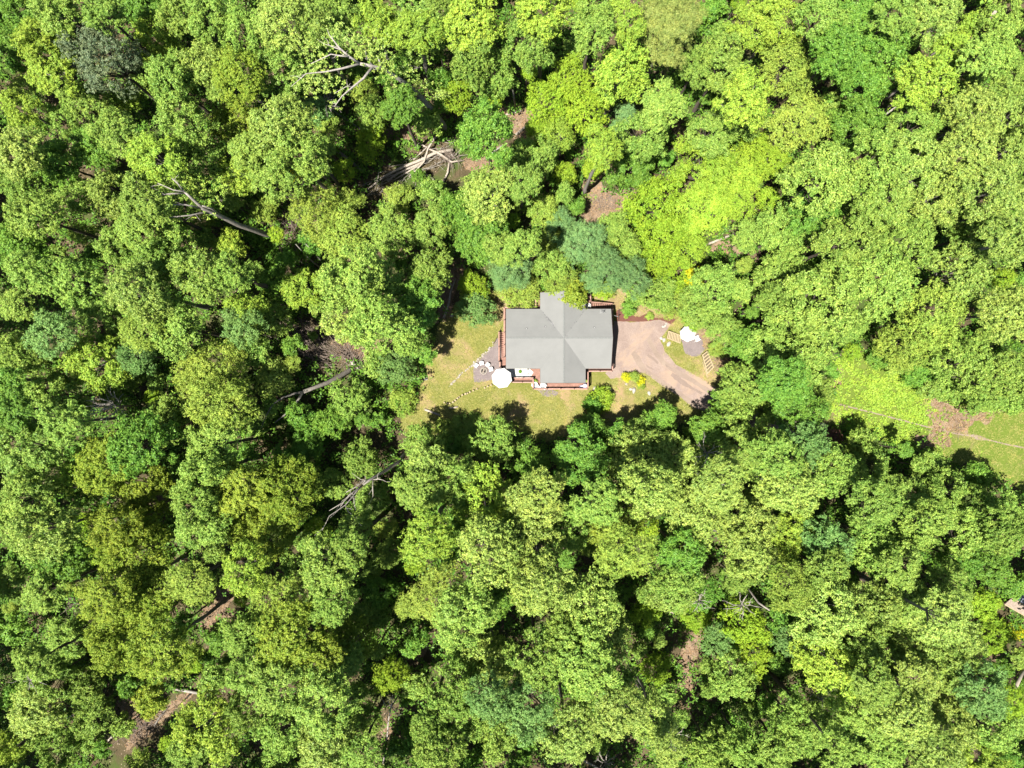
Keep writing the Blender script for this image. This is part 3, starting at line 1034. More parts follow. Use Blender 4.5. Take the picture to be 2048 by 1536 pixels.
garden_steps((168, 362), (450, 455), (140, 515), (435, 618), 9, "pale timber steps joining the gravel drive to the small umbrella terrace")
garden_steps((905, 880), (1032, 1290), (1012, 800), (1165, 1150), 7, "pale timber steps running down from the terrace towards the drive", ((925, 1030), (1035, 1370)))
q = X3(818, 515, 0.4)
lounge_chair((q.x, q.y, 0.012), R(-60), "white chair beside the small umbrella on the gravel terrace", None, "", 0.9)


# ------------------------------------------------------------------ stones
def rock_mesh(seed, mat, name="stone"):
    rg = random.Random(seed)
    import bmesh
    bm = bmesh.new()
    bmesh.ops.create_icosphere(bm, subdivisions=2, radius=1)
    ph = [rg.uniform(0, 6) for _ in range(6)]
    for v in bm.verts:
        c = v.co
        w = 1 + 0.16 * math.sin(2.3 * c.x + ph[0]) + 0.14 * math.sin(2.7 * c.y + ph[1]) + 0.1 * math.sin(4 * c.z + ph[2]) + rg.uniform(-0.07, 0.07)
        v.co = Vector((c.x * w, c.y * w * 0.8, max(c.z * w * 0.6, -0.3)))
    me = bpy.data.meshes.new(name)
    bm.to_mesh(me)
    bm.free()
    me.materials.append(mat)
    return me


ROCKS = [rock_mesh(i, M['stone']) for i in range(4)] + [rock_mesh(i + 9, M['stone_white']) for i in range(3)]


def rock(x, y, r_, label, k, name="stone", group=None, cat="stone"):
    o = link(name, ROCKS[k])
    p = W(x, y)
    o.location = (p.x, p.y, r_ * 0.18)
    o.scale = (r_, r_ * random.uniform(0.8, 1.1), r_ * random.uniform(0.8, 1.1))
    o.rotation_euler = (0, 0, random.uniform(0, 6.3))
    return tag(o, label, cat, group)


def X5(x, y): return 820 + x / 5.12, 560 + y / 5.12


path = [(855, 640), (838, 672), (812, 712), (770, 748), (730, 785), (690, 815), (655, 845), (640, 868), (605, 903), (575, 925), (545, 945), (515, 972), (487, 1003), (455, 1035), (425, 1060), (392, 1098)]
for i in range(len(path) - 1):
    (ax, ay), (bx, by) = path[i], path[i + 1]
    L = math.hypot(bx - ax, by - ay)
    k = max(2, int(L / 13))
    for j in range(k):
        t = (j + random.uniform(-0.2, 0.2)) / k
        x, y = X5(ax + (bx - ax) * t + random.uniform(-9, 9), ay + (by - ay) * t + random.uniform(-7, 7))
        o = rock(x, y, random.uniform(0.08, 0.17) if random.random() < 0.85 else random.uniform(0.14, 0.22), "pale stone in the loose border curving from house stairs across the lawn", random.choice((0, 1, 2, 3, 4, 5)), group="stones bordering the lawn and patio")
mb = MB()
ep = [X5(*t) for t in ((942, 482), (915, 530), (893, 585), (872, 630), (850, 660))]
mb.tube([W(x, y, 0.05) for x, y in ep], [0.05] * 5, 6)
tag(mb.build("lawn_edging", M['dark_wood']), "dark curved edging strip between lawn and the outside stairs", "edging")

for i, (x, y) in enumerate(((830, 1076), (797, 1089), (765, 1104), (686, 1116), (648, 1133), (613, 1147), (588, 1160), (567, 1166), (536, 1178), (505, 1197), (487, 1211), (463, 1232), (440, 1251), (408, 1265), (380, 1263), (352, 1256))):
    p = W(*X5(x, y), 0.15)
    r_ = random.uniform(0.10, 0.15)
    h = random.uniform(0.3, 0.45)
    e_ = tag(empty("edging_stump", (p.x, p.y, 0)), "short round wooden stump in the row from umbrella towards the trees", "stump", "row of wooden stumps across the lawn")
    own(MB().lathe((0, 0, 0), [(r_ * 1.05, 0), (r_, h - 0.01)], 10), e_, "bark", M['bark'])
    own(MB().lathe((0, 0, h - 0.012), [(r_ * 0.93, 0), (r_ * 0.9, 0.02)], 10), e_, "cut_face", M['timber'])

for x, y, r_, lab, k in ((1337.3, 687.2, 0.36, "pale boulder in the grass below the first timber steps", 4), (1330.5, 650.5, 0.30, "white rock where the mulch bed meets the drive", 5),
                         (1326.5, 653.5, 0.2, "small white rock on the drive side near the mulch bed", 4), (1333, 648, 0.2, "small white rock at the tip of the mulch bed", 6),
                         (1323, 677, 0.28, "flat white rock at the foot of the first timber steps", 6), (1328, 681, 0.3, "pale rock between the drive and the timber steps", 4),
                         (1189, 778, 0.36, "white rock on the lawn near the front deck corner", 5), (1193, 781, 0.25, "smaller white rock touching one near the deck corner", 4),
                         (1218.6, 778.6, 0.42, "upright pale grey rock on the lawn above the leafy shrubs", 0), (1268, 782, 0.44, "large white rock on the lawn below the golden shrub", 5),
                         (1262, 778, 0.28, "flat white rock beside the large one below the golden shrub", 6), (1252.5, 767.7, 0.26, "small grey rock just beneath the golden shrub", 1),
                         (1298.6, 787, 0.3, "white rock at the edge of the tree shade by the drive", 4), (1645, 850, 0.6, "pale boulder at the meadow corner beside the maroon bush", 5),
                         (849, 757, 0.25, "pale stone at the lawn edge under blue green shrub", 4), (853, 757.5, 0.2, "small pale stone at the lawn edge under blue green shrub", 6),
                         (903, 632, 0.26, "pale stone beside the fallen trunk at the lawn edge", 4)):
    rock(x, y, r_, lab, k, "boulder", cat="rock")

# ------------------------------------------------------------------ shed roof at the frame's edge
ang = R(-29.5)
p0 = W(2009.5, 1208.5, 2.3)
sh = tag(empty("shed", (p0.x, p0.y, 0), ang), "shed corner with brown and blue grey roofing at the frame edge", "shed")
L, WD = 8.0, 2.7
own(MB().box((L / 2 + 0.3, WD / 2, 1.1), (L - 0.3, WD - 0.4, 2.2)), sh, "wall", M['log_wall'])
hh = 0.55


def shed_slope(y0, z0, y1, z1_, mat, name):
    mb = MB()
    n = 7
    vs, fs = [], []
    for i in range(n):
        for t, l in ((i / n, 0.03), ((i + 1) / n, 0.005)):
            y, z = y0 + (y1 - y0) * t, z0 + (z1_ - z0) * t + l
            vs += [(0, y, z), (L, y, z)]
    for i in range(2 * n - 1):
        fs.append((2 * i, 2 * i + 1, 2 * i + 3, 2 * i + 2))
    b0 = len(vs)
    vs += [(0, y0, z0 - 0.08), (L, y0, z0 - 0.08), (L, y1, z1_ - 0.08), (0, y1, z1_ - 0.08)]
    fs.append((b0, b0 + 3, b0 + 2, b0 + 1))
    fs.append((0, b0, b0 + 1, 1))
    own(mb.add(vs, fs), sh, name, mat)


shed_slope(0, 2.3, 1.15, 2.3 + hh, M['old_shingle'], "roof_slope")
shed_slope(WD, 2.3, 1.15, 2.3 + hh, M['blue_roof'], "roof_slope")
own(MB().bar((0, 1.15, 2.33 + hh), (L, 1.15, 2.33 + hh), 0.2, 0.05), sh, "ridge_cap", M['timber'])
own(MB().bar((0, -0.05, 2.28), (L, -0.05, 2.28), 0.1, 0.1), sh, "gutter", M['timber'])
# ------------------------------------------------------------------ crowns
def crown_mesh(kind, R0, seed, small=False):
    """Leaves in rosettes on boughs spread through an uneven dome; centre at the origin, radius R0."""
    rg = np.random.default_rng(seed)
    P = dict(nl=44, lr=(0.13, 0.29), flat=0.8, ros=64, k=6, L=0.235, wid=0.6, zb=0.95, droop=0.25, thin=0.05, spr=13, tuft=0.15)
    P.update({
        'A': {}, 'B': dict(k=6, L=0.22, ros=60), 'C': dict(L=0.19, ros=66, nl=50),
        'D': dict(nl=54, L=0.18, k=6, ros=62, lr=(0.14, 0.28)), 'E': dict(nl=60, L=0.26, wid=0.22, k=9, ros=46, lr=(0.13, 0.25), flat=0.6),
        'F': dict(L=0.21, ros=64, nl=54), 'G': dict(L=0.25, nl=46), 'H': dict(nl=74, lr=(0.13, 0.22), L=0.19, ros=44, k=6, zb=0.8),
        'L': dict(nl=66, lr=(0.12, 0.26), L=0.17, wid=0.5, ros=52, k=6, flat=0.55, zb=0.75), 'P': dict(nl=34, lr=(0.2, 0.32), flat=0.33, L=0.26, wid=0.2, k=10, ros=70),
        'M': dict(nl=74, lr=(0.12, 0.23), L=0.17, wid=0.5, ros=54, k=6, flat=0.55, zb=0.7),
        'T': dict(L=0.2, nl=52, lr=(0.12, 0.26)),
        'R': dict(L=0.18), 'Y': dict(L=0.17, k=6, nl=40),
    }.get(kind, {}))
    if small:
        P['nl'] = int(P['nl'] * 0.42)
        P['lr'] = (P['lr'][0] * 1.35, P['lr'][1] * 1.35)
    nl = P['nl']
    # boughs: golden spiral over the dome, jittered, with an uneven outline
    i = np.arange(nl) + 0.5
    zz = 1 - i / nl * 1.28
    az = i * 2.39996 + rg.uniform(0, 6)
    zz = np.clip(zz + rg.normal(0, 0.08, nl), -0.35, 0.98)
    az = az + rg.normal(0, 0.25, nl)
    rr = np.sqrt(np.clip(1 - np.clip(zz, -0.9, 1) ** 2, 0, 1))
    ph = rg.uniform(0, 6.28, 5)
    lob = 1 + 0.13 * np.sin(2 * az + ph[0]) + 0.12 * np.sin(3 * az + ph[1]) + 0.10 * np.sin(5 * az + ph[2])
    rad = rg.uniform(0.60, 0.88, nl) * lob
    lr = rg.uniform(*P['lr'], nl)
    rad = np.minimum(rad, 1.08 - lr * 0.8)
    c = np.stack([rr * np.cos(az) * rad, rr * np.sin(az) * rad, zz * rad * P['zb']], 1)
    c[:, 2] += rg.normal(0, 0.05, nl)
    if P['thin']:
        keep = rg.random(nl) > P['thin']
        c, lr = c[keep], lr[keep]
    cs, ns = [], []
    for q, l in zip(c, lr):
        # sprays of leaves stand off the bough with shade between them, and a thinner fill lies inside
        ns_ = max(4, int(P['spr'] * (l / 0.22) ** 2 * (R0 / 4.0) ** 1.2 * rg.uniform(0.85, 1.15)))
        k_ = np.arange(ns_) + 0.5
        sz = 1 - k_ / ns_ * 1.35
        sa = k_ * 2.39996 + rg.uniform(0, 6)
        sr = np.sqrt(np.clip(1 - sz ** 2, 0, 1))
        sd = np.stack([sr * np.cos(sa), sr * np.sin(sa), sz], 1) + rg.normal(0, 0.16, (ns_, 3))
        sd /= np.linalg.norm(sd, axis=1)[:, None]
        m_ = max(3, int(P['ros'] / P['spr']))
        d = np.repeat(sd, m_, 0)
        reach = np.repeat(rg.uniform(0.72, 1.12, ns_), m_)
        jit = rg.normal(0, P['tuft'] / R0, (len(d), 3))
        off = d * (l * reach)[:, None] + jit
        off[:, 2] *= P['flat']
        off[:, 2] -= (jit[:, 0] ** 2 + jit[:, 1] ** 2) * R0 * 0.9      # each spray is a little dome
        cs.append(q + off)
        ns.append(d * 0.6 + jit * R0 / P['tuft'] * 0.35 + 0.25 * q / (np.linalg.norm(q) + 1e-6))
        nf = max(3, int(ns_ * m_ * 0.22))
        d = rg.normal(size=(nf, 3))
        d[:, 2] = np.abs(d[:, 2]) - 0.3
        d /= np.linalg.norm(d, axis=1)[:, None]
        off = d * (l * rg.uniform(0.25, 0.62, nf))[:, None]
        off[:, 2] *= P['flat']
        cs.append(q + off)
        ns.append(d)
    cs = np.concatenate(cs) * R0
    ns = np.concatenate(ns)
    # a few stray sprays outside the outline
    m = len(cs) // 30
    idx = rg.integers(0, len(cs), m)
    ex = cs[idx] * rg.uniform(1.04, 1.16, m)[:, None]
    cs, ns = np.concatenate([cs, ex]), np.concatenate([ns, ns[idx]])
    v, f = leaves(cs, ns, P['L'], P['wid'], rg, P['k'], P['droop'])
    me = mesh_np("crown", v, f, LEAF[kind])
    # limbs to the boughs
    mb = MB()
    hub = Vector((0, 0, -0.75 * R0))
    for j in rg.permutation(len(c))[:(6 if small else 14)]:
        e = Vector(c[j]) * R0
        e = e * 1.0 + Vector((0, 0, 0.12 * R0 * lr[j]))
        m1 = hub.lerp(e, 0.45) + Vector(rg.normal(0, 0.06 * R0, 3)) - Vector((0, 0, 0.08 * R0))
        r0 = 0.028 * R0
        mb.tube([hub + Vector((0, 0, -0.1)), m1, hub.lerp(e, 0.8), e], [r0, r0 * 0.65, r0 * 0.4, r0 * 0.15], 5, False)
    return me, mb


PROTO = {}
BARKS = {'B': 'bark_pale', 'F': 'bark_pale', 'P': 'bark_pale', 'C': 'bark_pale'}
R_BIG, R_SMALL = 4.0, 1.9


def trunk_mesh(seed, mat):
    rg = random.Random(seed)
    pts, rad = [], []
    for i in range(7):
        t = i / 6
        pts.append((rg.uniform(-0.12, 0.12) * (0 < i), rg.uniform(-0.12, 0.12) * (0 < i), t))
        rad.append(0.25 * (1.35 if i == 0 else 1.0 - 0.5 * t))
    return MB().tube(pts, rad, 8, True, 0.06).mesh("trunk", mat, True)


TRUNKS = {k: [trunk_mesh(i, M[k]) for i in range(3)] for k in ('bark', 'bark_pale')}


def proto(kind, small):
    key = (kind, small)
    if key not in PROTO:
        n = {True: 2, False: 3}[small] if kind in 'ABCFGET' else (1 if kind in 'DPRY' else 2)
        out = []
        for i in range(n):
            me, mb = crown_mesh(kind, R_SMALL if small else R_BIG, 100 + 17 * i + ord(kind) + 7 * small, small)
            out.append((me, mb.mesh("branches", M[BARKS.get(kind, 'bark')], True)))
        PROTO[key] = [out, 0]
    pr = PROTO[key]
    pr[1] += 1
    return pr[0][pr[1] % len(pr[0])]


def add_tree(x, y, r, kind, h=None):
    """x, y, r: crown centre and radius as the photo shows them, in pixels; h: the top's height in metres."""
    small = r < 31
    full = h is None
    if h is None:
        h = 19.5 + 0.08 * (r - 45) + random.uniform(-5.5, 5.0)
    rw = (1.11 if full else 1.06) * r * S0 * (1 - h * 0.8 / CAM_H)
    R0 = R_SMALL if small else R_BIG
    s = rw / R0
    zs = s * random.uniform(0.95, 1.4)
    if h < rw * 1.5:                      # shrubs: foliage to the ground
        zs = h / (R0 * 1.25)
    zc = h - 0.95 * R0 * zs
    low = h < 4.5
    me, br = proto(kind, small)
    p = W(x, y, zc + 0.25 * R0 * zs)
    name = "shrub" if low else ("young_tree" if h < 9.5 else ("pine_tree" if kind in 'EP' else "broadleaf_tree"))
    root = empty(name, (p.x, p.y, 0))
    rot = random.uniform(0, 2 * PI)
    cr = link("crown", me, root, (0, 0, zc))
    cr.scale = (s * random.uniform(0.93, 1.07), s * random.uniform(0.93, 1.07), zs)
    cr.rotation_euler = (0, 0, rot)
    b_ = link("branches", br, root, (0, 0, zc))
    b_.scale, b_.rotation_euler = cr.scale, cr.rotation_euler
    b_["kind"] = "stuff"
    top = zc - 0.72 * R0 * zs
    if top > 0.4:
        t = link("trunk", random.choice(TRUNKS[BARKS.get(kind, 'bark')]), root)
        tk = max(0.35, min(1.15, h / 18))
        t.scale = (tk, tk, top)
        t.rotation_euler = (0, 0, random.uniform(0, 6))
    return root, name


# crown centre x, y, radius, leaf kind and, where it is not a full forest tree, height in metres
TREES = """
203 113 66 D; 73 77 44 B; 97 133 48 B; 150 200 34 A 12; 307 77 46 B; 110 20 44 A; 200 18 40 A; 285 8 38 G; 22 22 42 G 12; 15 75 32 G 11; 355 25 38 A; 418 35 42 A; 487 57 44 A; 333 150 46 A; 402 130 44 F; 472 148 44 C; 470 243 46 C; 365 240 54 A; 197 198 30 A 11
250 203 22 B 7; 40 215 36 B; 122 235 34 A 12; 230 262 44 A; 187 290 38 G; 30 300 46 F; 110 318 46 G; 307 310 48 B; 400 322 42 A; 217 388 44 F; 285 400 48 A; 345 440 30 A 11; 47 372 50 A; 66 430 46 A; 152 392 34 A; 40 490 48 G; 262 458 36 A; 228 493 34 A; 330 500 50 A; 455 492 30 B 10; 478 345 46 B; 495 298 36 A
562 38 50 F; 622 40 36 F; 672 22 38 A; 552 135 50 A;  748 45 44 B; 832 58 42 B; 870 12 34 A 12; 945 38 58 B; 945 112 50 A; 988 148 44 A; 912 190 34 H 9; 990 185 24 H 8; 745 222 34 A 11; 800 208 36 G; 745 250 30 H 9; 738 288 32 H 7; 975 262 58 G; 858 245 26 A 9; 558 250 58 F; 596 318 56 A; 542 345 46 A; 648 290 26 A 10; 625 222 28 T 9; 
628 422 58 L 13; 682 462 54 L 12; 797 394 30 L 5; 867 387 28 A 7; 912 422 44 G 11; 980 385 56 F; 968 374 28 A 10; 780 462 50 A 11; 862 452 40 A 11; 962 468 50 G; 1005 497 34 A; 575 345 22 Y 8; 700 400 26 L 7; 835 350 14 G 4
1090 22 54 B; 1190 47 44 A; 1250 35 40 B; 1340 48 66 P 20; 1057 88 48 A; 1510 52 46 B; 1140 152 44 H 12; 1245 132 56 B; 1100 200 48 H 12; 1175 217 50 H 13; 1250 225 20 E 10; 1238 258 20 E 9; 1290 267 50 A; 1325 207 44 A; 1450 127 50 A; 1490 197 54 B; 1425 267 44 A; 1515 300 44 H 12; 1475 237 44 A; 1265 328 46 G 12; 1420 340 74 M 14; 1408 415 64 M 13; 1312 408 66 H 13; 1335 468 50 H 12; 1500 345 40 M 13; 1480 400 38 M 12; 1065 312 46 A 13; 1045 362 36 A; 1185 337 20 H 5; 1147 410 20 G 6
1125 455 36 E 9; 1168 485 50 E 11; 1230 450 32 A 9; 1045 490 34 A; 1500 470 34 A 10; 1535 395 24 H 9; 1380 492 44 M 9; 1395 130 38 A; 1080 265 32 H 10; 1115 270 34 B 10; 1205 290 36 B; 1090 420 30 L 9; 1110 480 30 L 8
1030 520 50 E 12; 1105 530 36 A 9; 1120 552 36 L 7.5; 1040 578 42 L 6; 1008 548 32 E 9; 1215 540 46 E 13; 1262 555 40 E 12; 1310 520 42 H 8; 1355 555 44 H 7; 1320 588 38 A 7; 1392 552 22 Y 7; 1360 605 36 L 6; 1250 500 38 A 9; 1185 560 22 E 8; 1148 590 30 C 7; 1205 575 24 H 4; 1400 615 42 A 8; 1430 570 44 A; 1270 590 22 A 3; 1440 630 30 A 8; 1390 635 24 H 5
1563 35 44 B; 1646 28 42 A; 1580 135 58 L; 1722 33 50 G; 1790 30 36 A; 1870 32 50 F; 1938 52 24 B 10; 2005 37 40 A; 1676 102 50 G; 1770 110 54 G; 1730 167 54 G; 1853 160 54 B; 1906 97 34 B; 1986 107 48 A; 2022 162 38 A; 1603 237 60 L; 1720 252 54 G; 1836 257 44 A; 1548 320 32 H; 1953 229 54 F; 2030 232 38 F; 1655 350 66 A; 1745 333 58 A; 1836 327 56 F; 1936 302 58 F; 2020 302 48 F; 1636 412 50 G; 1770 407 54 A; 1870 402 50 F; 1970 372 58 F; 2038 402 42 F; 1576 462 54 A; 1696 482 54 A; 1820 482 50 A; 1953 467 58 A; 2030 477 48 F
60 542 44 A; 143 562 48 A; 273 580 54 F; 303 530 46 A; 400 550 54 A; 462 545 38 A; 100 670 46 T; 33 714 44 A; 187 724 56 B; 273 712 36 T; 285 655 50 L; 115 792 56 A; 127 846 44 A; 417 745 72 L; 433 812 66 L; 483 652 38 T; 273 890 60 G; 322 842 44 A; 20 820 38 G; 50 897 58 A; 100 952 50 B; 43 997 46 A; 205 932 54 C; 283 980 54 C; 417 895 48 A; 402 947 42 A; 468 974 54 C; 383 1007 44 A; 490 620 38 B; 25 610 34 A 12; 350 655 50 A; 195 640 40 A; 10 760 26 G
605 574 44 B 13; 542 634 40 A 11; 700 552 60 A; 700 624 58 F; 755 645 58 A; 830 597 44 G; 858 542 44 A; 812 672 40 A 14; 790 735 40 T 7; 752 730 28 A 6; 805 803 28 L 4; 698 798 40 A 8; 545 757 38 F 9; 660 845 38 G 8; 595 830 30 G 8; 945 574 34 H 5.5; 950 618 40 T 6; 718 918 42 A 9; 572 980 66 C; 668 968 32 A 9; 845 895 48 A 11; 858 932 42 F; 832 980 44 A; 912 962 50 A; 962 992 60 B; 985 882 50 A 10; 935 860 36 A 1.8; 892 856 22 L 1.4; 640 600 30 A 9; 505 700 30 A 11; 625 672 10 A 3; 612 895 34 G 8; 745 1000 34 A 8; 850 625 30 G; 770 560 34 A; 545 570 34 G 10
1200 800 26 H 3; 1188 812 20 G 3.5; 1213 790 16 L 2; 1253 753 10 Y 1.6; 1268 753 11 L 1.7; 1281 762 10 Y 1.6; 1283 770 9 L 1.3; 1205 782 8 Y 1.3; 1324 835 34 G 9; 1185 866 36 G 8; 1240 872 30 G 8; 1285 868 40 A 9; 1157 913 56 G 14; 1284 913 64 F 14; 1357 917 46 F 13; 1297 978 56 F; 1424 872 52 G 11; 1492 768 54 A 13; 1497 848 54 A 13; 1497 908 48 A; 1067 935 34 G 10; 1074 1000 58 F; 1057 1094 62 F; 1134 1050 48 A; 1230 1050 54 C; 1250 1108 58 L; 1197 1008 44 A; 1384 1040 58 F; 1370 1110 50 G; 1440 968 50 F; 1490 1050 58 F; 1497 1107 54 F; 1357 1168 44 A; 1435 700 17 L 3; 1450 660 32 A 10; 1497 690 44 G 12; 1442 806 22 G 7; 1392 866 22 G 6; 1257 616 14 G 3; 1300 632 8 L 1.3; 1252 634 4 L 0.9; 1540 700 44 A 14; 1380 800 0 A
1570 547 54 A; 1646 607 66 A; 1586 624 48 A; 1770 562 66 A; 1700 540 44 A; 1920 547 56 F; 2022 622 52 F; 1870 632 70 L; 1820 687 56 L 13; 1930 727 58 A 13; 2022 747 48 A 13; 1970 786 42 A 9; 1603 714 56 A; 1570 764 48 G; 1636 786 36 A 11; 1603 834 50 G; 1613 887 46 T; 1556 913 48 A; 1723 888 30 A 8; 1736 944 50 A 12; 1663 947 52 A; 1810 988 44 A 13; 1886 990 46 A 13; 1965 1022 46 A 13; 2030 1030 44 A; 1586 980 54 F; 1753 1008 46 A; 1670 877 17 R 4; 1900 762 34 A 6; 1845 738 34 G 6; 1762 716 22 G 4; 1792 727 24 A 4.2; 1828 748 24 G 4.2; 1868 772 25 A 4.3; 1902 784 24 A 4.4; 1942 797 25 G 4.3; 1985 800 27 A 4.4; 2030 806 26 A 4.3; 1560 600 40 A; 1700 650 36 A
83 1066 58 F; 20 1050 36 A; 117 1112 54 G; 227 1058 48 C; 267 1108 62 C; 407 1058 44 A; 483 1046 42 C; 83 1186 38 A; 207 1198 50 C; 300 1192 56 C; 377 1167 44 L; 127 1278 42 A 11; 233 1285 60 C; 317 1302 60 C; 27 1257 28 G 8; 67 1326 38 A; 100 1358 48 A 11; 167 1385 44 A 9; 67 1426 52 F 12; 185 1434 38 A 9; 110 1490 46 A 11; 20 1497 36 B 12; 245 1452 22 A 7; 485 1140 44 B; 483 1275 42 A; 493 1347 36 A; 300 1402 30 C 9; 417 1457 66 B; 483 1424 36 A; 375 1505 38 A; 430 1355 28 A 9; 20 1160 32 A 11; 30 1390 30 G 9
545 1058 54 C; 555 1212 60 L; 652 1135 56 A; 662 1212 42 A; 712 1052 36 A; 699 1097 34 A; 579 1275 62 C; 629 1325 48 C; 699 1285 46 C; 545 1375 56 A; 645 1402 60 A; 562 1467 50 A; 652 1490 58 F; 779 1357 38 H 10; 829 1367 26 A 8; 692 1324 34 A; 852 1074 52 B; 889 1092 36 G; 979 1107 62 F; 879 1192 58 L; 929 1232 58 A; 995 1192 46 G; 929 1307 34 G 11; 979 1325 54 F; 912 1385 54 A; 979 1397 48 T; 862 1452 42 A; 929 1442 48 A; 995 1467 48 A; 879 1507 46 A; 735 1440 32 A 9; 720 1510 34 A; 755 1190 34 G 8; 775 1110 32 A 9
1090 1175 58 F; 1184 1212 60 F; 1217 1265 48 F; 1140 1264 44 A; 1074 1325 58 A; 1174 1332 62 A; 1224 1358 44 A; 1057 1425 52 T; 1134 1467 58 F; 1240 1425 52 F; 1307 1440 44 F; 1340 1180 46 F; 1440 1285 36 T 9; 1490 1250 52 H 11; 1390 1232 36 H 4; 1410 1190 34 G 12; 1314 1340 34 H 6; 1467 1357 46 A 11; 1507 1315 42 H 9; 1424 1505 42 A; 1490 1497 42 A; 1340 1500 34 F; 1480 1160 32 A 10; 1290 1230 28 H 6; 1330 1390 26 A 6
1580 1068 52 B; 1653 1085 50 T; 1753 1078 62 A; 1853 1050 44 A; 1936 1058 48 A; 2013 1064 44 A; 1653 1142 42 A; 1803 1134 42 A; 1925 1122 40 G 12; 1990 1136 40 G 12; 1653 1225 62 F; 1743 1215 52 F; 1820 1210 46 A; 1905 1166 38 A; 1886 1240 52 F; 1968 1212 30 H 5; 1990 1206 16 H 2.4; 1992 1275 40 H 5.5; 2030 1262 18 Y 2; 2042 1172 26 G 7; 1653 1318 62 B; 1726 1278 52 A; 1836 1275 58 F; 1920 1285 48 F; 1580 1284 34 T 10; 1686 1365 52 B; 1753 1375 42 A; 1836 1358 42 F; 1920 1345 48 A; 1970 1385 50 T; 1586 1440 42 A; 1640 1452 36 A; 1736 1425 48 A; 1820 1440 50 F; 1903 1450 48 F; 1986 1457 48 A; 2030 1407 32 H; 1770 1507 42 A; 1870 1507 48 F; 1963 1517 48 B; 1563 1500 42 A; 1680 1500 38 A; 1585 1180 46 L; 1560 1240 30 G 8
"""

MARKS = [("grey roofed house", 1118, 680, 3.0), ("big deck umbrella", 1003, 756, 1.2), ("fire pit", 967, 742, 1.2), ("small terrace umbrella", 1376, 667, 1.2), ("golden shrub", 1272, 757, 1.2),
         ("meadow's bare patch", 1880, 845, 1.6), ("maroon bush", 1670, 877, 1), ("shed roof", 2030, 1212, 1.4), ("fallen pale logs", 810, 335, 1.3), ("tall bare limbed tree", 785, 150, 1.3),
         ("leaning forked dead trunk", 630, 780, 1.2), ("bare dead snag", 735, 970, 1.2), ("brush heap", 630, 685, 1), ("dirt clearing", 1215, 400, 1.2), ("slanting grey trunk", 460, 440, 1.2),
         ("smoky round tree", 203, 113, 1), ("twiggy dead crown", 205, 815, 1), ("layered pine", 1340, 48, 1), ("woodland dirt track", 1393, 1300, 1.2), ("small bare gap", 1722, 1150, 1),
         ("short fallen log", 1335, 1221, 1), ("upper bare strip", 1020, 245, 1), ("pale trunk stub", 1768, 232, 1), ("white log", 1972, 44, 1), ("lower corner clearing", 310, 1430, 1.2), ("sunlit earth patch", 440, 1205, 1),
         ("meadow's upper tip", 1690, 712, 1), ("drive bend", 1400, 785, 1), ("smoky tree's corner", 0, 0, 1.2), ("upper meadow side corner", 2048, 0, 1.2),
         ("bottom corner under the shed", 2048, 1536, 1.2), ("bottom corner by the clearing", 0, 1536, 1.2), ("middle of the lower edge", 1024, 1536, 1.2), ("middle of the side edge", 0, 768, 1.2)]
TONE = {'A': "mid green", 'B': "yellow green", 'C': "olive brown", 'D': "smoky grey green", 'E': "blue green", 'F': "pale flecked green", 'G': "deep green", 'H': "bright lime", 'L': "feathery olive green", 'M': "feathery lime", 'T': "cool bluish green", 'P': "layered olive",
        'R': "maroon", 'Y': "golden"}
DIRS = ["right of", "above and right of", "above", "above and left of", "left of", "below and left of", "below", "below and right of"]
ORD = ["", "second ", "third ", "fourth ", "fifth ", "sixth ", "seventh ", "eighth ", "ninth "]

todo = []
CROWNS = []


def note(root, name, x, y, r, kind):
    """Works out what sets one tree apart: its colour, its size and the landmark it stands by."""
    best = min(MARKS, key=lambda mk: math.hypot(mk[1] - x, mk[2] - y) / mk[3] if math.hypot(mk[1] - x, mk[2] - y) > 12 else 1e9)
    d = math.hypot(best[1] - x, best[2] - y)
    k = int(round(math.atan2(best[2] - y, x - best[1]) / (PI / 4))) % 8
    noun = {"shrub": "shrub", "young_tree": "young tree", "pine_tree": "pine tree", "broadleaf_tree": "tree"}[name]
    size = "broad" if r >= 57 else ("mid-sized" if r >= 41 else "small")
    todo.append((root, name, TONE[kind], size, noun, best[0], DIRS[k], d))


for item in TREES.replace("\n", ";").split(";"):
    t = item.split()
    if len(t) < 4 or float(t[2]) < 2:
        continue
    x, y, r = float(t[0]), float(t[1]), float(t[2])
    root, name = add_tree(x, y, r, t[3], float(t[4]) if len(t) > 4 else None)
    CROWNS.append((x, y, r))
    note(root, name, x, y, r, t[3])

OPEN = [LAWN, MEADOW, DRIVE, PATIO, PATIO2, CLEARING, MULCH, [(860, 560), (930, 520), (930, 600), (890, 650)], [(560, 640), (700, 640), (820, 700), (760, 735), (700, 730), (620, 720)],
        [(985, 590), (1240, 570), (1460, 650), (1460, 740), (1380, 660)], [(390, 1255), (440, 1160), (480, 1170), (470, 1240)], [(225, 1400), (262, 1385), (400, 1370), (400, 1390), (255, 1540), (190, 1560)],
        [(1360, 1310), (1398, 1235), (1412, 1235), (1388, 1330), (1385, 1430), (1362, 1430)], [(770, 275), (800, 240), (840, 246), (840, 280)], [(930, 310), (1066, 212), (1066, 262), (985, 350)],
        [(700, 400), (780, 330), (900, 280), (980, 340), (900, 390), (730, 420)], [(1405, 497), (1478, 462), (1482, 480), (1445, 515)], [(800, 1310), (865, 1270), (880, 1290), (830, 1335)], [(740, 1460), (775, 1430), (800, 1440), (775, 1490)],
        [(1700, 1135), (1745, 1145), (1725, 1165)], [(680, 900), (720, 850), (800, 860), (760, 920)]]

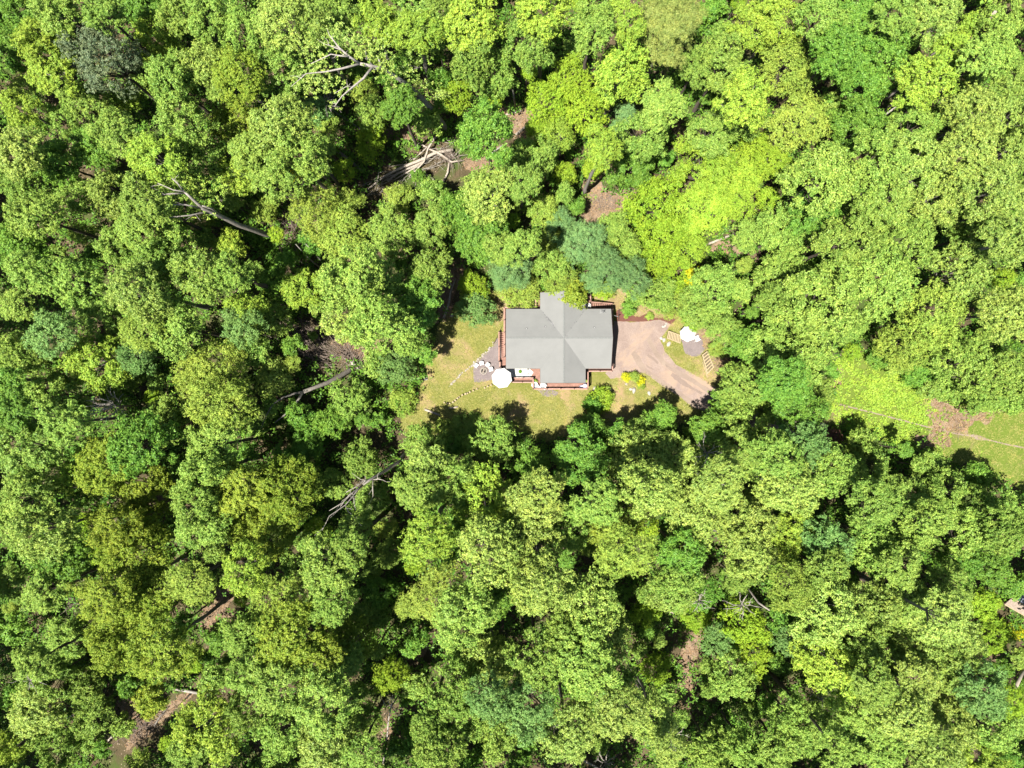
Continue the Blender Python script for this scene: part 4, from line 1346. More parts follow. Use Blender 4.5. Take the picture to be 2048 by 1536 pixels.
# young trees that fill the gaps between the big crowns
rg_ = random.Random(21)
n_young = 0
for _ in range(9000):
    x, y = rg_.uniform(0, 2048), rg_.uniform(0, 1536)
    if n_young >= 150:
        break
    if any(in_poly(q, x, y) for q in OPEN) or any(math.hypot(x - a, y - b_) < r + 8 for a, b_, r in CROWNS) or math.hypot(x - 720, y - 960) < 90 or math.hypot(x - 620, y - 800) < 60:
        continue
    r = rg_.uniform(14, 25)
    kd = rg_.choice("AAGGALH")
    root, name = add_tree(x, y, r, kd, rg_.uniform(5.0, 9.0))
    CROWNS.append((x, y, r))
    note(root, name, x, y, r, kd)
    n_young += 1

GROUPS = {"shrub": "shrubs in the clearing", "young_tree": "young trees among the forest", "pine_tree": "pines among the forest", "broadleaf_tree": "broadleaf forest trees"}
CATS = {"shrub": "shrub", "young_tree": "tree", "pine_tree": "tree", "broadleaf_tree": "tree"}
buckets = {}
for t in todo:
    buckets.setdefault((t[2], t[3], t[4], t[5], t[6]), []).append(t)
for key, rows in buckets.items():
    rows.sort(key=lambda t: t[7])
    for i, t in enumerate(rows):
        lab = f"{ORD[i]}{t[3]} {t[2]} {t[4]} {t[6]} the {t[5]}"
        if i:
            lab = f"{ORD[i]}{t[3]} {t[2]} {t[4]} {t[6]} the {t[5]}"
        tag(t[0], lab, CATS[t[1]], GROUPS[t[1]])

# ------------------------------------------------------------------ dead, leaning and fallen wood
def K(ox, oy, s):
    return lambda x, y, z=0.0: W(ox + x / s, oy + y / s, z)


C2, C4, C6, C1 = K(512, 0, 3), K(560, 200, 3.793), K(512, 512, 3), K(0, 0, 3)
C9, C10, C11, C12, C7, C3 = K(0, 1024, 3), K(512, 1024, 3), K(1024, 1024, 3), K(1536, 1024, 3), K(1024, 700, 3), K(1024, 0, 3)


def dead_tree(name, label, cat, mat, proj, trunk, limbs, twigs=0, group=None, crown=None):
    """trunk and limbs: lists of (x, y, z, radius)."""
    P = [proj(x, y, z) for x, y, z, r in trunk]
    o0 = Vector((P[0].x, P[0].y, 0))
    root = tag(empty(name, o0), label, cat, group)
    own(MB().tube([p - o0 for p in P], [t[3] for t in trunk], 9, True, 0.07), root, "trunk", mat, smooth=True)
    for lb in limbs:
        Q = [proj(x, y, z) - o0 for x, y, z, r in lb]
        br = own(MB().tube(Q, [t[3] for t in lb], 6, True, 0.08), root, "branch", mat, smooth=True)
        if twigs:
            mb = MB()
            for _ in range(twigs):
                i = random.randrange(len(Q) - 1) if len(Q) > 1 else 0
                a = Q[i].lerp(Q[i + 1], random.random())
                dr = (Q[-1] - Q[0]).normalized() + Vector((random.gauss(0, .6), random.gauss(0, .6), random.gauss(0.1, .4)))
                L = random.uniform(0.5, 1.6)
                b_ = a + dr.normalized() * L
                m_ = a.lerp(b_, 0.5) + Vector((random.gauss(0, .08), random.gauss(0, .08), random.gauss(0, .08)))
                mb.tube([a, m_, b_], [0.035, 0.025, 0.012], 4, False)
            own(mb, root, "twigs", mat, br, kind='stuff')
    if crown:
        rg = np.random.default_rng(5)
        cs = []
        for x, y, z, sp, n in crown[1]:
            q = proj(x, y, z) - o0
            cs.append(rg.normal(size=(n, 3)) * np.array([sp, sp, sp * 0.55]) + np.array(q))
        cs = np.concatenate(cs)
        v, f = leaves(cs, np.tile(np.array([[0, 0, 1.0]]), (len(cs), 1)), 0.24, 0.55, rg, 6, 0.25)
        link("crown", mesh_np("crown", v, f, LEAF[crown[0]]), root)
    return root


dead_tree("dead_tree", "leaning grey dead trunk forked at its far end, beside the lawn's bare edge", "dead tree", M['dead_grey'], C6,
          [(580, 668, 0.2, .36), (555, 690, 1.0, .34), (500, 722, 2.4, .32), (430, 760, 4, .29), (350, 790, 5.3, .26), (285, 815, 6, .24)],
          [[(285, 815, 6, .19), (220, 828, 6.6, .15), (160, 850, 7.4, .12), (100, 890, 8.3, .09), (60, 960, 9, .06), (30, 1030, 9.5, .04)],
           [(283, 816, 6, .19), (262, 850, 6.5, .16), (225, 905, 7, .13), (170, 955, 7.6, .10), (110, 1002, 8, .05)]])
dead_tree("tree_stump", "splintered pale stump at the foot of the leaning forked trunk", "stump", M['dead'], C6,
          [(590, 650, 0, .42), (585, 645, 0.5, .36), (578, 640, 0.9, .2)], [[(575, 640, 0.5, .14), (545, 622, 0.6, .09), (525, 610, 0.6, .04)], [(605, 668, 0.4, .14), (630, 690, 0.3, .1), (655, 715, 0.2, .05)], [(580, 650, 0.5, .12), (555, 655, 0.7, .06)]])
dead_tree("dead_tree", "bare dead snag with spreading broken branches leaning away from the lawn", "dead tree", M['dead'], C6,
          [(905, 1165, 0, .26), (880, 1200, 2, .25), (855, 1235, 4, .24), (830, 1252, 5, .23), (780, 1285, 7, .21), (735, 1312, 9, .19), (690, 1338, 10.5, .17), (640, 1372, 12, .14)],
          [[(690, 1338, 10.5, .12), (640, 1352, 11.5, .09), (600, 1385, 12.5, .07), (540, 1418, 13.5, .04)], [(640, 1372, 12, .12), (605, 1410, 13, .10), (580, 1445, 14, .08), (535, 1495, 15, .06), (440, 1560, 16.5, .04), (395, 1650, 17.5, .02)],
           [(640, 1372, 12, .10), (580, 1420, 13.2, .08), (520, 1480, 14.5, .06), (440, 1528, 15.5, .03)], [(703, 1340, 10.3, .09), (700, 1385, 11, .07), (702, 1442, 11.5, .03)],
           [(700, 1342, 10.3, .08), (735, 1338, 10.8, .06), (765, 1345, 11, .03)], [(585, 1440, 14, .07), (590, 1490, 14.6, .05), (612, 1570, 15, .03)], [(535, 1497, 15, .06), (555, 1535, 15.5, .05), (610, 1580, 16, .03)],
           [(640, 1372, 12, .08), (655, 1345, 12.5, .06), (625, 1340, 13, .03)], [(600, 1410, 13, .07), (560, 1430, 13.5, .05), (510, 1500, 14, .03)]], 3)
dead_tree("broadleaf_tree", "tall pale trunked tree with bare white limbs and thin foliage above the fallen logs", "tree", M['dead'], C2,
          [(1145, 787, 0.0, 0.375), (1122, 742, 2.6, 0.350), (1082, 690, 5.3, 0.338), (1042, 640, 8.0, 0.325), (1008, 603, 9.9, 0.312), (968, 555, 12.3, 0.275), (900, 502, 15.2, 0.250), (822, 452, 17.5, 0.225), (760, 412, 19.3, 0.200), (700, 398, 20.5, 0.188), (622, 382, 21.6, 0.163)],
          [[(1008, 605, 9.9, 0.213), (930, 576, 12.3, 0.175), (860, 560, 14.0, 0.125), (795, 548, 15.2, 0.062)],
           [(700, 400, 20.5, 0.163), (645, 470, 21.1, 0.138), (580, 522, 21.6, 0.112), (515, 578, 22.2, 0.075), (470, 640, 22.2, 0.037)],
           [(622, 382, 21.6, 0.150), (560, 340, 22.8, 0.125), (500, 288, 23.4, 0.100), (440, 210, 24.0, 0.050), (425, 170, 24.0, 0.025)],
           [(560, 340, 22.8, 0.112), (505, 335, 23.4, 0.088), (450, 325, 23.4, 0.062), (330, 382, 23.4, 0.037)],
           [(622, 383, 21.6, 0.150), (520, 410, 22.2, 0.112), (420, 430, 22.8, 0.088), (300, 442, 23.4, 0.050), (210, 520, 23.4, 0.025)],
           [(510, 300, 23.4, 0.075), (470, 285, 23.4, 0.062), (430, 268, 23.4, 0.037)], [(755, 412, 19.3, 0.112), (742, 370, 20.5, 0.088), (728, 335, 21.1, 0.050)], [(705, 395, 20.5, 0.100), (680, 370, 21.1, 0.075), (655, 348, 21.6, 0.050)],
           [(580, 520, 21.6, 0.075), (540, 520, 22.0, 0.050), (470, 560, 22.2, 0.025)]], 3, None,
          ('F', [(640, 290, 22.0, .9, 60), (720, 300, 20.9, .8, 50), (780, 400, 19.8, .8, 50), (880, 420, 16.5, .9, 50), (380, 420, 21.5, 1.0, 70), (330, 500, 20.9, 1.2, 90), (450, 200, 22.0, .9, 60), (300, 300, 20.9, 1.2, 90), (990, 520, 13.2, .7, 40), (1100, 560, 9.9, .6, 40), (560, 250, 22.0, .8, 50), (480, 540, 20.9, .8, 40)]))
dead_tree("broadleaf_tree", "slim pale trunked tree rising between dark gaps near the upper edge", "tree", M['dead'], C2,
          [(1048, 520, 0, .24), (1038, 470, 3, .22), (1018, 410, 6.5, .2), (1000, 350, 9.5, .19), (982, 300, 12, .17), (960, 230, 14, .14), (935, 150, 16, .1)],
          [[(1020, 412, 6.5, .05), (960, 402, 7.5, .04), (900, 385, 8, .02)], [(940, 165, 15.5, .06), (915, 130, 16.5, .03)]], 2, None, ('A', [(985, 215, 16, 1.2, 140), (950, 150, 17, 1.1, 120), (1040, 260, 13, 1.0, 90), (930, 90, 17, 1.0, 90)]))
dead_tree("broadleaf_tree", "slanting grey trunked tree whose pale limbs fork inside feathery foliage", "tree", M['dead'], C1,
          [(1665, 1432, 0.0, 0.375), (1610, 1412, 2.4, 0.350), (1536, 1385, 6.0, 0.325), (1430, 1350, 9.6, 0.300), (1330, 1300, 13.2, 0.263), (1215, 1250, 16.8, 0.213), (1150, 1190, 18.6, 0.150), (1100, 1145, 19.8, 0.112)],
          [[(1100, 1145, 19.8, 0.100), (1070, 1105, 21.0, 0.075), (1030, 1070, 21.6, 0.037)], [(1110, 1150, 19.8, 0.100), (1040, 1140, 20.4, 0.075), (945, 1098, 21.6, 0.037)], [(1115, 1160, 19.2, 0.112), (1030, 1162, 20.4, 0.088), (930, 1172, 21.0, 0.062), (845, 1192, 21.6, 0.025)],
           [(930, 1172, 21.0, 0.050), (905, 1190, 21.4, 0.037), (880, 1202, 21.6, 0.025)], [(1215, 1250, 16.8, 0.125), (1110, 1228, 19.2, 0.088), (900, 1228, 20.4, 0.062), (880, 1262, 21.0, 0.025)], [(1290, 1285, 14.4, 0.138), (1220, 1275, 16.2, 0.112), (1140, 1292, 18.0, 0.088), (960, 1310, 19.8, 0.037)],
           [(1330, 1300, 13.2, 0.150), (1270, 1252, 15.6, 0.125), (1215, 1235, 17.4, 0.075)]], 3, None,
          ('L', [(1020, 1100, 17.5, 1.2, 110), (920, 1140, 17.5, 1.2, 110), (870, 1240, 17, 1.3, 120), (1000, 1280, 16, 1.3, 120), (1180, 1180, 15.5, 1.2, 90), (1090, 1060, 17, 1.1, 90), (1250, 1140, 15, 1.1, 80)]))
dead_tree("dead_tree", "dark grey leaning trunk between the fallen logs and the feathery trees", "dead tree", M['dead_grey'], C2, [(512, 1135, 0, .26), (470, 1070, 3.5, .25), (425, 1015, 7, .22), (380, 980, 9.5, .17)], [[(440, 1030, 6, .08), (430, 970, 7, .05), (425, 925, 7.5, .03)]])
dead_tree("fallen_log", "long dark fallen trunk in the shade above the feathery trees", "log", M['dead_grey'], C2, [(640, 1032, 0.3, .22), (570, 965, 0.5, .22), (500, 915, 0.7, .2), (440, 880, 0.9, .16)], [])
dead_tree("fallen_log", "thin dark rod standing in for a shadow near the tall bare limbed tree", "log", M['dead_grey'], C2, [(640, 785, 0.5, .10), (570, 735, 1, .10), (500, 690, 1.3, .08), (430, 640, 1.5, .06)], [])  # dark rod modelled in place of a shadow line on the ground

# the heap of fallen pale trunks
g = "fallen pale trunks in one tangle"
for pts, lab in (
    ([(620, 718, 0.3, .06), (700, 650, 0.4, .10), (790, 580, 0.6, .15), (900, 522, 0.8, .19), (1050, 462, 0.9, .23), (1180, 400, 0.9, .25), (1312, 378, 0.7, .26)], "longest pale fallen trunk of the tangle, reaching furthest towards the feathery trees"),
    ([(815, 612, 0.3, .07), (880, 565, 0.4, .11), (950, 530, 0.5, .14), (1040, 492, 0.6, .17), (1100, 462, 0.6, .19)], "pale fallen trunk lying just under the longest one of the tangle"),
    ([(868, 605, 0.3, .06), (935, 565, 0.4, .09), (1000, 528, 0.5, .12), (1110, 458, 0.5, .14)], "thin pale fallen trunk at the lower side of the tangle"),
    ([(978, 582, 0.3, .06), (1045, 520, 0.6, .09), (1092, 468, 1.1, .11), (1122, 370, 1.6, .12), (1165, 300, 1.8, .13), (1218, 238, 1.9, .14)], "pale fallen trunk crossing the tangle and pointing at the leaning tree's foot"),
    ([(1000, 300, 0.4, .12), (1050, 330, 0.5, .13), (1120, 362, 0.9, .14), (1210, 410, 1.1, .15), (1300, 470, 0.9, .14), (1395, 458, 0.5, .07)], "pale fallen trunk lying across the thick end of the tangle"),
    ([(1130, 372, 1.3, .12), (1200, 400, 1.3, .14), (1290, 460, 1.0, .13)], "short pale log on top of the tangle"),
    ([(1082, 558, 0.3, .18), (1130, 578, 0.4, .17), (1162, 602, 0.4, .14), (1175, 650, 0.4, .11), (1188, 698, 0.4, .07)], "crooked pale log curving down from the tangle"),
    ([(1282, 478, 0.6, .14), (1272, 550, 0.5, .12), (1240, 620, 0.4, .10), (1208, 690, 0.4, .06)], "slim pale log trailing down from the tangle's thick end"),
    ([(825, 508, 0.3, .03), (890, 494, 0.5, .05), (965, 488, 0.8, .08)], "thin pale branch at the upper side of the tangle"),
    ([(1012, 455, 1.0, .07), (1070, 400, 1.4, .09), (1130, 345, 1.5, .08)], "short pale branch slanting across the tangle's middle"),
):
    dead_tree("fallen_log", lab, "log", M['log'], C4, pts, [], 0, g)
# twigs of the tangle
mb = MB()
for _ in range(130):
    t = random.random()
    a = C4(620 + 700 * t + random.gauss(0, 40), 690 - 310 * t + random.gauss(0, 45), random.uniform(0.1, 0.9))
    ang_ = random.gauss(0.45, 0.5)
    L = random.uniform(0.6, 2.2)
    b_ = a + Vector((math.cos(ang_) * L, math.sin(ang_) * L, random.uniform(-0.2, 0.3)))
    mb.tube([a, a.lerp(b_, .5) + Vector((random.gauss(0, .06), random.gauss(0, .06), .05)), b_], [.03, .025, .012], 4, False)
tag(mb.build("broken_branches", M['dead']), "broken pale branches scattered through the tangle of fallen trunks", kind='stuff')


def twig_heap(proj, n, cx, cy, sx, sy, rot, mat, label, zmax=1.2, fan=None, Lr=(0.8, 2.6)):
    mb = MB()
    for _ in range(n):
        u, v = random.gauss(0, 0.45), random.gauss(0, 0.45)
        x = cx + u * sx * math.cos(rot) - v * sy * math.sin(rot)
        y = cy + u * sx * math.sin(rot) + v * sy * math.cos(rot)
        z = random.uniform(0.05, zmax)
        a = proj(x, y, z)
        if fan:
            f_ = proj(fan[0], fan[1], z)
            d = (a - f_)
            d.z = 0
            d = d.normalized() + Vector((random.gauss(0, .3), random.gauss(0, .3), random.gauss(0, .15)))
        else:
            d = Vector((random.gauss(0, 1), random.gauss(0, 1), random.gauss(0, .25)))
        L = random.uniform(*Lr)
        b_ = a + d.normalized() * L
        b_.z = max(0.05, b_.z)
        r0 = random.uniform(0.018, 0.045)
        mb.tube([a, a.lerp(b_, .5) + Vector((random.gauss(0, .1), random.gauss(0, .1), .05)), b_], [r0, r0 * .8, r0 * .35], 4, False)
    o = mb.build("brushwood", mat)
    return tag(o, label, kind='stuff')


twig_heap(C6, 420, 340, 530, 260, 130, 0.5, M['twig'], "heap of grey brown brushwood at the forest edge", 1.5, (600, 680))
twig_heap(C6, 120, 560, 615, 110, 45, 0.6, M['twig'], "twigs spilling onto the lawn's bare edge", 0.6)
twig_heap(C2, 200, 230, 1330, 90, 240, 0.2, M['twig'], "brown brushwood beneath the feathery trees", 1.6)
twig_heap(C4, 90, 1290, 430, 90, 60, 0.4, M['twig'], "brown twigs at the thick end of the fallen trunks", 1.0)
twig_heap(C2, 60, 440, 620, 40, 60, 0.0, M['dead'], "tangle of dead twigs hanging under the bare limbs", 9.0, None, (0.6, 1.6))
twig_heap(C3, 70, 570, 1190, 160, 90, 0.0, M['twig'], "dry sticks strewn over the dirt clearing", 0.12, None, (0.6, 2.2))
twig_heap(C9, 70, 430, 540, 60, 40, 0.0, M['twig'], "reddish dead twigs in the shaded gap", 1.0)
twig_heap(C9, 120, 850, 1280, 160, 50, -0.7, M['twig'], "fallen twigs along the lower clearing", 0.4)

dead_tree("dead_tree", "grey leafless crown of fine twigs among green trees", "dead tree", M['dead'], K(0, 512, 3), [(790, 900, 4, .16), (760, 900, 9, .14), (720, 900, 13, .11), (690, 905, 15, .09)],
          [[(700, 905, 14.5, .07), (640, 920, 15.5, .05), (560, 950, 16, .02)], [(700, 900, 14.5, .07), (630, 890, 15.5, .05), (500, 905, 16, .02)], [(700, 900, 14.5, .06), (650, 870, 15.5, .04), (560, 850, 16, .02)],
           [(690, 905, 15, .06), (600, 925, 16, .04), (510, 930, 16, .02)], [(720, 900, 13, .06), (710, 860, 14.5, .04), (660, 830, 15.5, .02)], [(730, 900, 13, .06), (690, 940, 15, .04), (600, 985, 15.5, .02)], [(740, 900, 12, .06), (740, 930, 14, .04), (700, 970, 15, .02)]], 9)

for nm, pr, pts, mt, lab in (
    ("fallen_log", K(820, 560, 5.12), [(345, 392, .2, .19), (372, 320, .3, .18), (400, 235, .3, .16), (415, 130, .3, .13), (440, 60, .3, .09), (470, -20, .3, .05)], 'log', "pale fallen trunk in the tree shade at the lawn's upper corner"),
    ("fallen_log", K(820, 560, 5.12), [(300, 185, .2, .10), (330, 225, .25, .10), (362, 290, .3, .06)], 'dead', "short grey log beside the pale fallen trunk at the lawn corner"),
    ("fallen_log", K(820, 560, 5.12), [(430, 60, .3, .10), (400, 20, .3, .09), (370, -10, .3, .05)], 'log', "pale branch stub above the fallen trunk at the lawn corner"),
    ("fallen_log", K(820, 560, 5.12), [(150, 1326, .15, .15), (225, 1352, .15, .15), (305, 1386, .15, .13)], 'log', "pale log lying on the lower lawn below the row of stumps"),
    ("fallen_log", K(820, 560, 5.12), [(490, 1299, .13, .13), (440, 1308, .13, .12), (400, 1311, .13, .08)], 'log', "short pale log just under the row of wooden stumps"),
    ("fallen_log", C4, [(1690, 345, .3, .15), (1620, 392, .3, .16), (1560, 450, .3, .14)], 'dead', "brown grey log on bare earth beyond the fallen trunks"),
    ("fallen_log", C4, [(1830, 80, .3, .16), (1765, 98, .3, .15), (1695, 116, .3, .10)], 'log', "upper pale log on the bare strip under lime trees"),
    ("fallen_log", C4, [(1892, 183, .3, .2), (1840, 222, .3, .2), (1788, 262, .3, .16)], 'log', "lower pale log on the bare strip under lime trees"),
    ("fallen_log", C2, [(1555, 635, 3, .14), (1548, 590, 6, .13), (1540, 540, 9, .10)], 'dead', "slim pale upright trunk at the bare strip's upper end"),
    ("fallen_log", C3, [(1400, 1080, .3, .13), (1440, 1085, .3, .14), (1478, 1088, .3, .13)], 'log', "short pale log under the lacy trees' outer side"),
    ("fallen_log", C3, [(1160, 1472, .2, .16), (1240, 1438, .2, .17), (1342, 1400, .2, .16)], 'log', "long pale log across the small gap under lime trees"),
    ("dead_tree", K(1536, 0, 3), [(1255, 196, 9, .20), (1310, 135, 11, .2), (1366, 68, 13, .18)], 'log', "white bare trunk leaning among trees near the meadow side's upper corner"),
    ("dead_tree", K(1536, 0, 3), [(618, 748, 9, .10), (690, 696, 12, .13), (768, 642, 14, .10)], 'dead', "thin pale leaning trunk poking through deep green crowns"),
    ("fallen_log", C11, [(888, 580, .5, .18), (930, 592, .5, .2), (972, 606, .5, .18)], 'log', "short thick pale log in the lime gap by the dirt track"),
    ("fallen_log", C11, [(380, 1466, 1.0, .16), (440, 1496, 1.2, .15), (515, 1534, 1.4, .13)], 'log', "pale log lying at the photo's lower edge"),
    ("dead_tree", C10, [(815, 1150, 9, .07), (795, 1245, 6, .08), (785, 1380, 3, .09), (762, 1510, 0.3, .10)], 'dead', "slim leafless pale stem by the lower dirt gap"),
    ("dead_tree", C12, [(1545, 915, 6, .24), (1515, 985, 8, .22), (1488, 1052, 10, .18)], 'log', "thick white trunk leaning at the edge of the frame under the shed"),
    ("fallen_log", C9, [(330, 1262, .8, .08), (450, 1215, 1.0, .09), (600, 1135, 1.2, .08), (640, 1060, 1.3, .05)], 'dead', "long thin grey stem crossing the lower corner woods"),
    ("fallen_log", C9, [(648, 1372, .6, .13), (690, 1330, .7, .13), (722, 1298, .8, .12)], 'log', "short pale log in the lower corner clearing"),
    ("tree_stump", C9, [(1040, 1062, .4, .12), (1110, 1072, .5, .2), (1185, 1085, .6, .22)], 'dead', "uprooted stump lying by the lower corner clearing"),
    ("fallen_log", C9, [(925, 1285, .25, .10), (960, 1225, .25, .10), (1010, 1170, .25, .08)], 'dead_grey', "dark log on the lower corner clearing's bare soil"),
    ("dead_tree", C11, [(1400, 430, 3, .14), (1440, 490, 5, .13), (1480, 545, 7, .12), (1545, 590, 9, .08)], 'dead', "bare crooked grey branch above the lime trees by the dirt track"),
):
    tr = [(a, b_, c_, d_) for a, b_, c_, d_ in pts]
    dead_tree(nm, lab, "log" if nm == "fallen_log" else ("stump" if nm == "tree_stump" else "dead tree"), M[mt], pr, tr, [])

for pr, x, y, z, rr_, n, lab in ((C11, 950, 1345, 7, 2.0, 9, "spidery bare dead bush above the lower lime gap"), (C11, 565, 1505, 8, 1.6, 8, "small bare dead bush at the photo's lower edge"), (C11, 1120, 530, 11, 1.6, 8, "bare twiggy dead crown near the short thick log"),
                                 (C12, 320, 1125, 8, 2.0, 8, "bare brown dead branch spray near the lower edge"), (C11, 1380, 560, 9, 2.2, 9, "pale bare branch spray beside the lime trees"), (C7, 1170, 620, 11, 2.2, 7, "bare pale limbs in the dark gap below the drive"),
                                 (C10, 810, 1170, 8, 1.4, 6, "bare pale branch spray over the lower dirt gap"), (C9, 180, 1010, 11, 1.6, 7, "bare pale twigs inside the lower corner trees")):
    L = []
    for k in range(n):
        a = 2 * PI * k / n + random.uniform(-.3, .3)
        q = rr_ * random.uniform(0.7, 1.2) / S0 * 3
        L.append([(x, y, z, .05), (x + q * .5 * math.cos(a), y + q * .5 * math.sin(a), z + .7, .035), (x + q * math.cos(a + .2), y + q * math.sin(a + .2), z + 1.0, .012)])
    dead_tree("dead_tree", lab, "dead tree", M['dead'], pr, [(x, y, 0, .12), (x, y, z * .5, .1), (x, y, z, .07)], L, 3)

# leaning stems beside the feathery trees
for pts, lab in (([(120, 1095, 11, .04), (180, 1160, 7, .07), (235, 1215, 4, .10), (305, 1275, 0.5, .13)], "longer pale leaning stem under the feathery trees"), ([(195, 1092, 10, .04), (250, 1150, 6, .07), (300, 1205, 3, .09), (345, 1265, 0.5, .11)], "shorter pale leaning stem under the feathery trees"),
                 ([(0, 1168, 3, .05), (60, 1190, 2, .07), (130, 1218, 1, .08), (240, 1262, 0.4, .09)], "thin pale stem lying low under the feathery trees")):
    dead_tree("dead_tree", lab, "dead tree", M['dead'], C4, pts, [])

# ------------------------------------------------------------------ the wood goes on beyond the photograph
def wood_beyond():
    rg = np.random.default_rng(99)
    kinds = "AGFBCL"
    src = {}
    for k in kinds:
        me = proto(k, False)[0]
        co = np.empty(len(me.vertices) * 3, dtype=np.float32)
        me.vertices.foreach_get("co", co)
        co = co.reshape(-1, 4, 3)
        src[k] = co
    V, MI = [], []
    spots = []
    for _ in range(4000):
        x, y = rg.uniform(-330, 2378), rg.uniform(-330, 1866)
        r = rg.uniform(46, 70)
        if -r - 4 < x < 2048 + r + 4 and -r - 4 < y < 1536 + r + 4:
            continue
        if in_poly(MEADOW, x, y) or any((x - a) ** 2 + (y - b_) ** 2 < (0.8 * (r + q)) ** 2 for a, b_, q in spots):
            continue
        spots.append((x, y, r))
    for x, y, r in spots:
        k = kinds[int(rg.choice(6, p=[.38, .2, .16, .12, .06, .08]))]
        co = src[k]
        sel = co[rg.random(len(co)) < 0.16]
        mid = sel.mean(1, keepdims=True)
        sel = mid + (sel - mid) * 2.5
        h = rg.uniform(12, 19)
        s = r * S0 * (1 - h * .8 / CAM_H) * 1.1 / R_BIG
        a = rg.uniform(0, 6.28)
        rot = np.array([[math.cos(a), -math.sin(a), 0], [math.sin(a), math.cos(a), 0], [0, 0, 1]])
        p = W(x, y, h - 3)
        V.append(((sel * s) @ rot.T + np.array([p.x, p.y, h - 0.95 * R_BIG * s])).reshape(-1, 3))
        MI.append(np.full(len(sel), kinds.index(k), dtype=np.int32))
    V = np.concatenate(V)
    MI = np.concatenate(MI)
    me = mesh_np("surrounding_woods", V, np.arange(len(V)).reshape(-1, 4), LEAF[kinds[0]])
    for k in kinds[1:]:
        me.materials.append(LEAF[k])
    me.polygons.foreach_set("material_index", MI)
    tag(link("surrounding_woods", me), "unbroken broadleaf woods carrying on past every side of the photo", kind='stuff')


wood_beyond()

# ------------------------------------------------------------------ ground cover
def scatter_leaves(name, mat, label, n, ok, zr_, L, k, spread, seed, wid=0.55, zup=0.8):
    rg = np.random.default_rng(seed)
    cs = []
    tries = 0
    while len(cs) < n and tries < n * 12:
        tries += 1
        x, y = rg.uniform(-60, 2108), rg.uniform(-60, 1596)
        if not ok(x, y, rg):
            continue
        p = W(x, y)
        m_ = int(rg.integers(2, 6))
        hz = rg.uniform(*zr_) * rg.uniform(0.3, 1)
        for _ in range(m_):
            cs.append((p.x + rg.normal(0, spread), p.y + rg.normal(0, spread), max(0.03, hz + rg.normal(0, spread * 0.4))))
    cs = np.array(cs)
    v, f = leaves(cs, np.tile(np.array([[0, 0, 1.0]]), (len(cs), 1)), L, wid, rg, k, 0.1, zup)
    return tag(link(name, mesh_np(name, v, f, mat)), label, kind='stuff')


def blot(x, y, s=90.0, o=0.0):
    return math.sin(x / s + o) + math.sin(y / s * 1.3 + 1 + o) + 0.7 * math.sin((x + y) / s * 2.1 + o) + 0.7 * math.sin((x - 1.7 * y) / s * 1.7 + 2)


scatter_leaves("undergrowth", LEAF['U'], "low dark green undergrowth on the forest floor", 46000,
               lambda x, y, rg: not any(in_poly(q, x + rg.normal(0, 9), y + rg.normal(0, 9)) for q in OPEN) and not (in_poly(DRIVE, x, y) or in_poly(LAWN, x, y)) and (rg.random() < 0.3 or not any((x - a) ** 2 + (y - b_) ** 2 < (r * 0.85) ** 2 for a, b_, r in CROWNS)), (0.1, 4.2), 0.42, 4, 0.5, 11)
BARE = [(1862, 812), (1850, 785), (1890, 780), (1912, 800), (2005, 812), (1998, 838), (1945, 850), (1885, 880), (1862, 905), (1835, 885)]
scatter_leaves("vine_leaves", LEAF['V'], "leafy yellow green ground cover over the meadow's near half", 20000,
               lambda x, y, rg: in_poly(MEADOW, x, y) and not in_poly(BARE, x + rg.normal(0, 7), y + rg.normal(0, 7)) and x < 1868 + rg.normal(0, 34) and (abs((y - 809) - (x - 1678) * 0.243) > 2.5 + rg.random() * 2) and rg.random() < 0.25 + 0.3 * (blot(x, y, 40) + 1.2), (0.03, 0.35), 0.17, 4, 0.22, 12, 0.8, 1.5)
scatter_leaves("weeds", LEAF['W'], "scattered green weeds on the bare meadow patch and clearing", 6500,
               lambda x, y, rg: (in_poly(BARE, x, y) and blot(x, y, 9) > 0.5) or (in_poly(CLEARING, x, y) and blot(x, y, 20) > 1.5), (0.03, 0.3), 0.16, 5, 0.22, 13, 0.5, 1.2)
EDGE = [(840, 880), (880, 845), (960, 835), (1060, 850), (1060, 905), (900, 905)]
scatter_leaves("weeds", LEAF['W'], "leafy weeds along the lawn's lower edge", 2600,
               lambda x, y, rg: in_poly(EDGE, x, y) and blot(x, y, 22) > -0.4, (0.05, 0.6), 0.17, 5, 0.25, 14, 0.5, 1.2)
YARD = [(1195, 770), (1260, 770), (1300, 790), (1280, 830), (1200, 840)]
scatter_leaves("weeds", LEAF['W'], "patchy weeds on the slope below the golden shrub", 900,
               lambda x, y, rg: in_poly(YARD, x, y) and blot(x, y, 12) > 0.3, (0.03, 0.3), 0.14, 5, 0.2, 15, 0.5, 1.2)
GRASS_NOT = [DRIVE, PATIO, PATIO2, MULCH, [(1005, 600), (1235, 600), (1235, 755), (1180, 780), (1000, 780)]]
scatter_leaves("grass", LEAF['S'], "short dry grass of the lawn", 30000,
               lambda x, y, rg: in_poly(LAWN, x, y) and not any(in_poly(q, x, y) for q in GRASS_NOT) and blot(x, y, 17) > -1.2 - rg.random(), (0.02, 0.10), 0.12, 3, 0.16, 16, 0.3, 1.0)
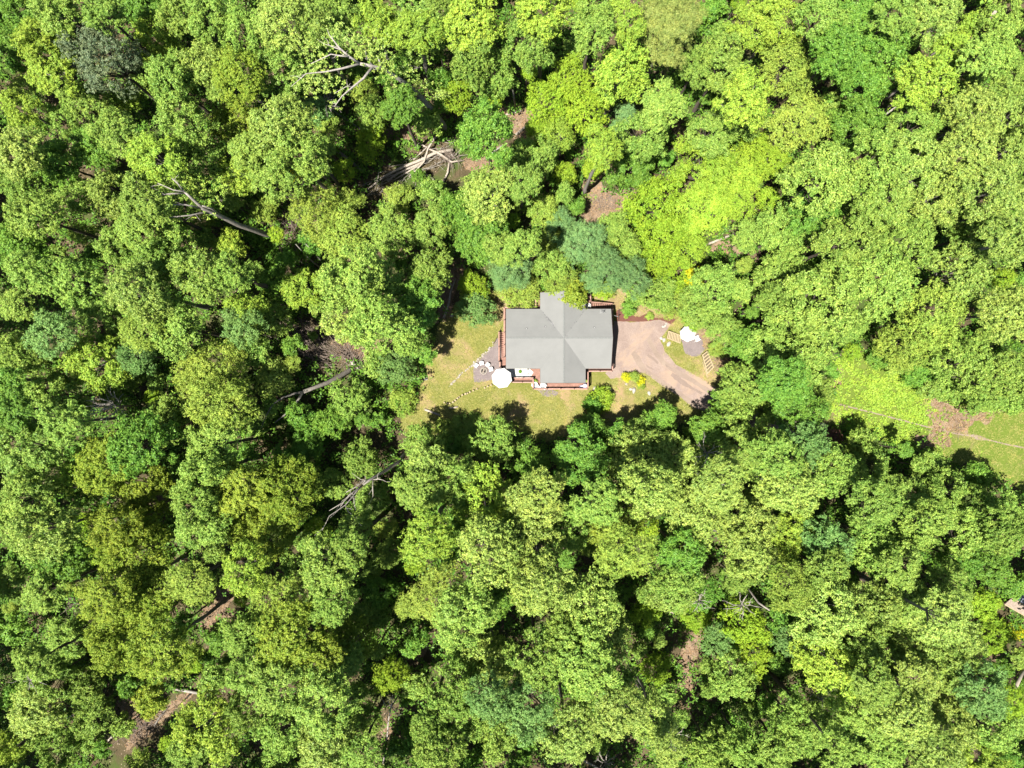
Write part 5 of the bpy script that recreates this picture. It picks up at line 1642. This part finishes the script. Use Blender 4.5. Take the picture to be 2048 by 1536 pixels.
scatter_leaves("grass", LEAF['S'], "grass of the meadow's far half", 15000,
               lambda x, y, rg: in_poly(MEADOW, x + rg.normal(0, 4), y) and not in_poly(BARE, x + rg.normal(0, 15), y + rg.normal(0, 13)) and x > 1850, (0.02, 0.12), 0.13, 3, 0.18, 17, 0.3, 1.0)

EARTH = [[tuple((v.co.x / S0 + 1024, 768 - v.co.y / S0) for v in o.data.vertices) for o in [o_]][0] for o_ in COL.objects if o_.name.startswith("bare_ground")]
BOX = [(min(p[0] for p in q) - 6, min(p[1] for p in q) - 6, max(p[0] for p in q) + 6, max(p[1] for p in q) + 6) for q in EARTH]


def on_earth(x, y, rg):
    for q, b_ in zip(EARTH, BOX):
        if b_[0] < x < b_[2] and b_[1] < y < b_[3] and in_poly(q, x + rg.normal(0, 3), y + rg.normal(0, 3)):
            return True
    return False


def earth_spots(n, seed):
    rg = np.random.default_rng(seed)
    out = []
    wts = np.array([(b_[2] - b_[0]) * (b_[3] - b_[1]) for b_ in BOX])
    wts /= wts.sum()
    while len(out) < n:
        b_ = BOX[int(rg.choice(len(BOX), p=wts))]
        x, y = rg.uniform(b_[0], b_[2]), rg.uniform(b_[1], b_[3])
        if on_earth(x, y, rg):
            out.append((x, y))
    return out, rg


sp, rg = earth_spots(3600, 41)
cs = np.array([(W(x, y).x + rg.normal(0, .1), W(x, y).y + rg.normal(0, .1), rg.uniform(0.02, 0.09)) for x, y in sp for _ in range(2)])
v, f = leaves(cs, np.tile(np.array([[0, 0, 1.0]]), (len(cs), 1)), 0.16, 0.6, rg, 3, 0.0, 1.5)
tag(link("leaf_litter", mesh_np("leaf_litter", v, f, LEAF['N'])), "brown fallen leaves littering the bare earth", kind='stuff')
sp, rg = earth_spots(420, 43)
mb = MB()
for x, y in sp:
    a = W(x, y, 0.05)
    t = rg.uniform(0, 6.28)
    L = rg.uniform(0.3, 1.5)
    b_ = a + Vector((math.cos(t) * L, math.sin(t) * L, rg.uniform(0, 0.1)))
    mb.tube([a, a.lerp(b_, .5) + Vector((rg.normal(0, .06), rg.normal(0, .06), .02)), b_], [.028, .022, .01], 4, False)
tag(mb.build("sticks", M['twig']), "loose sticks strewn over the bare earth", kind='stuff')
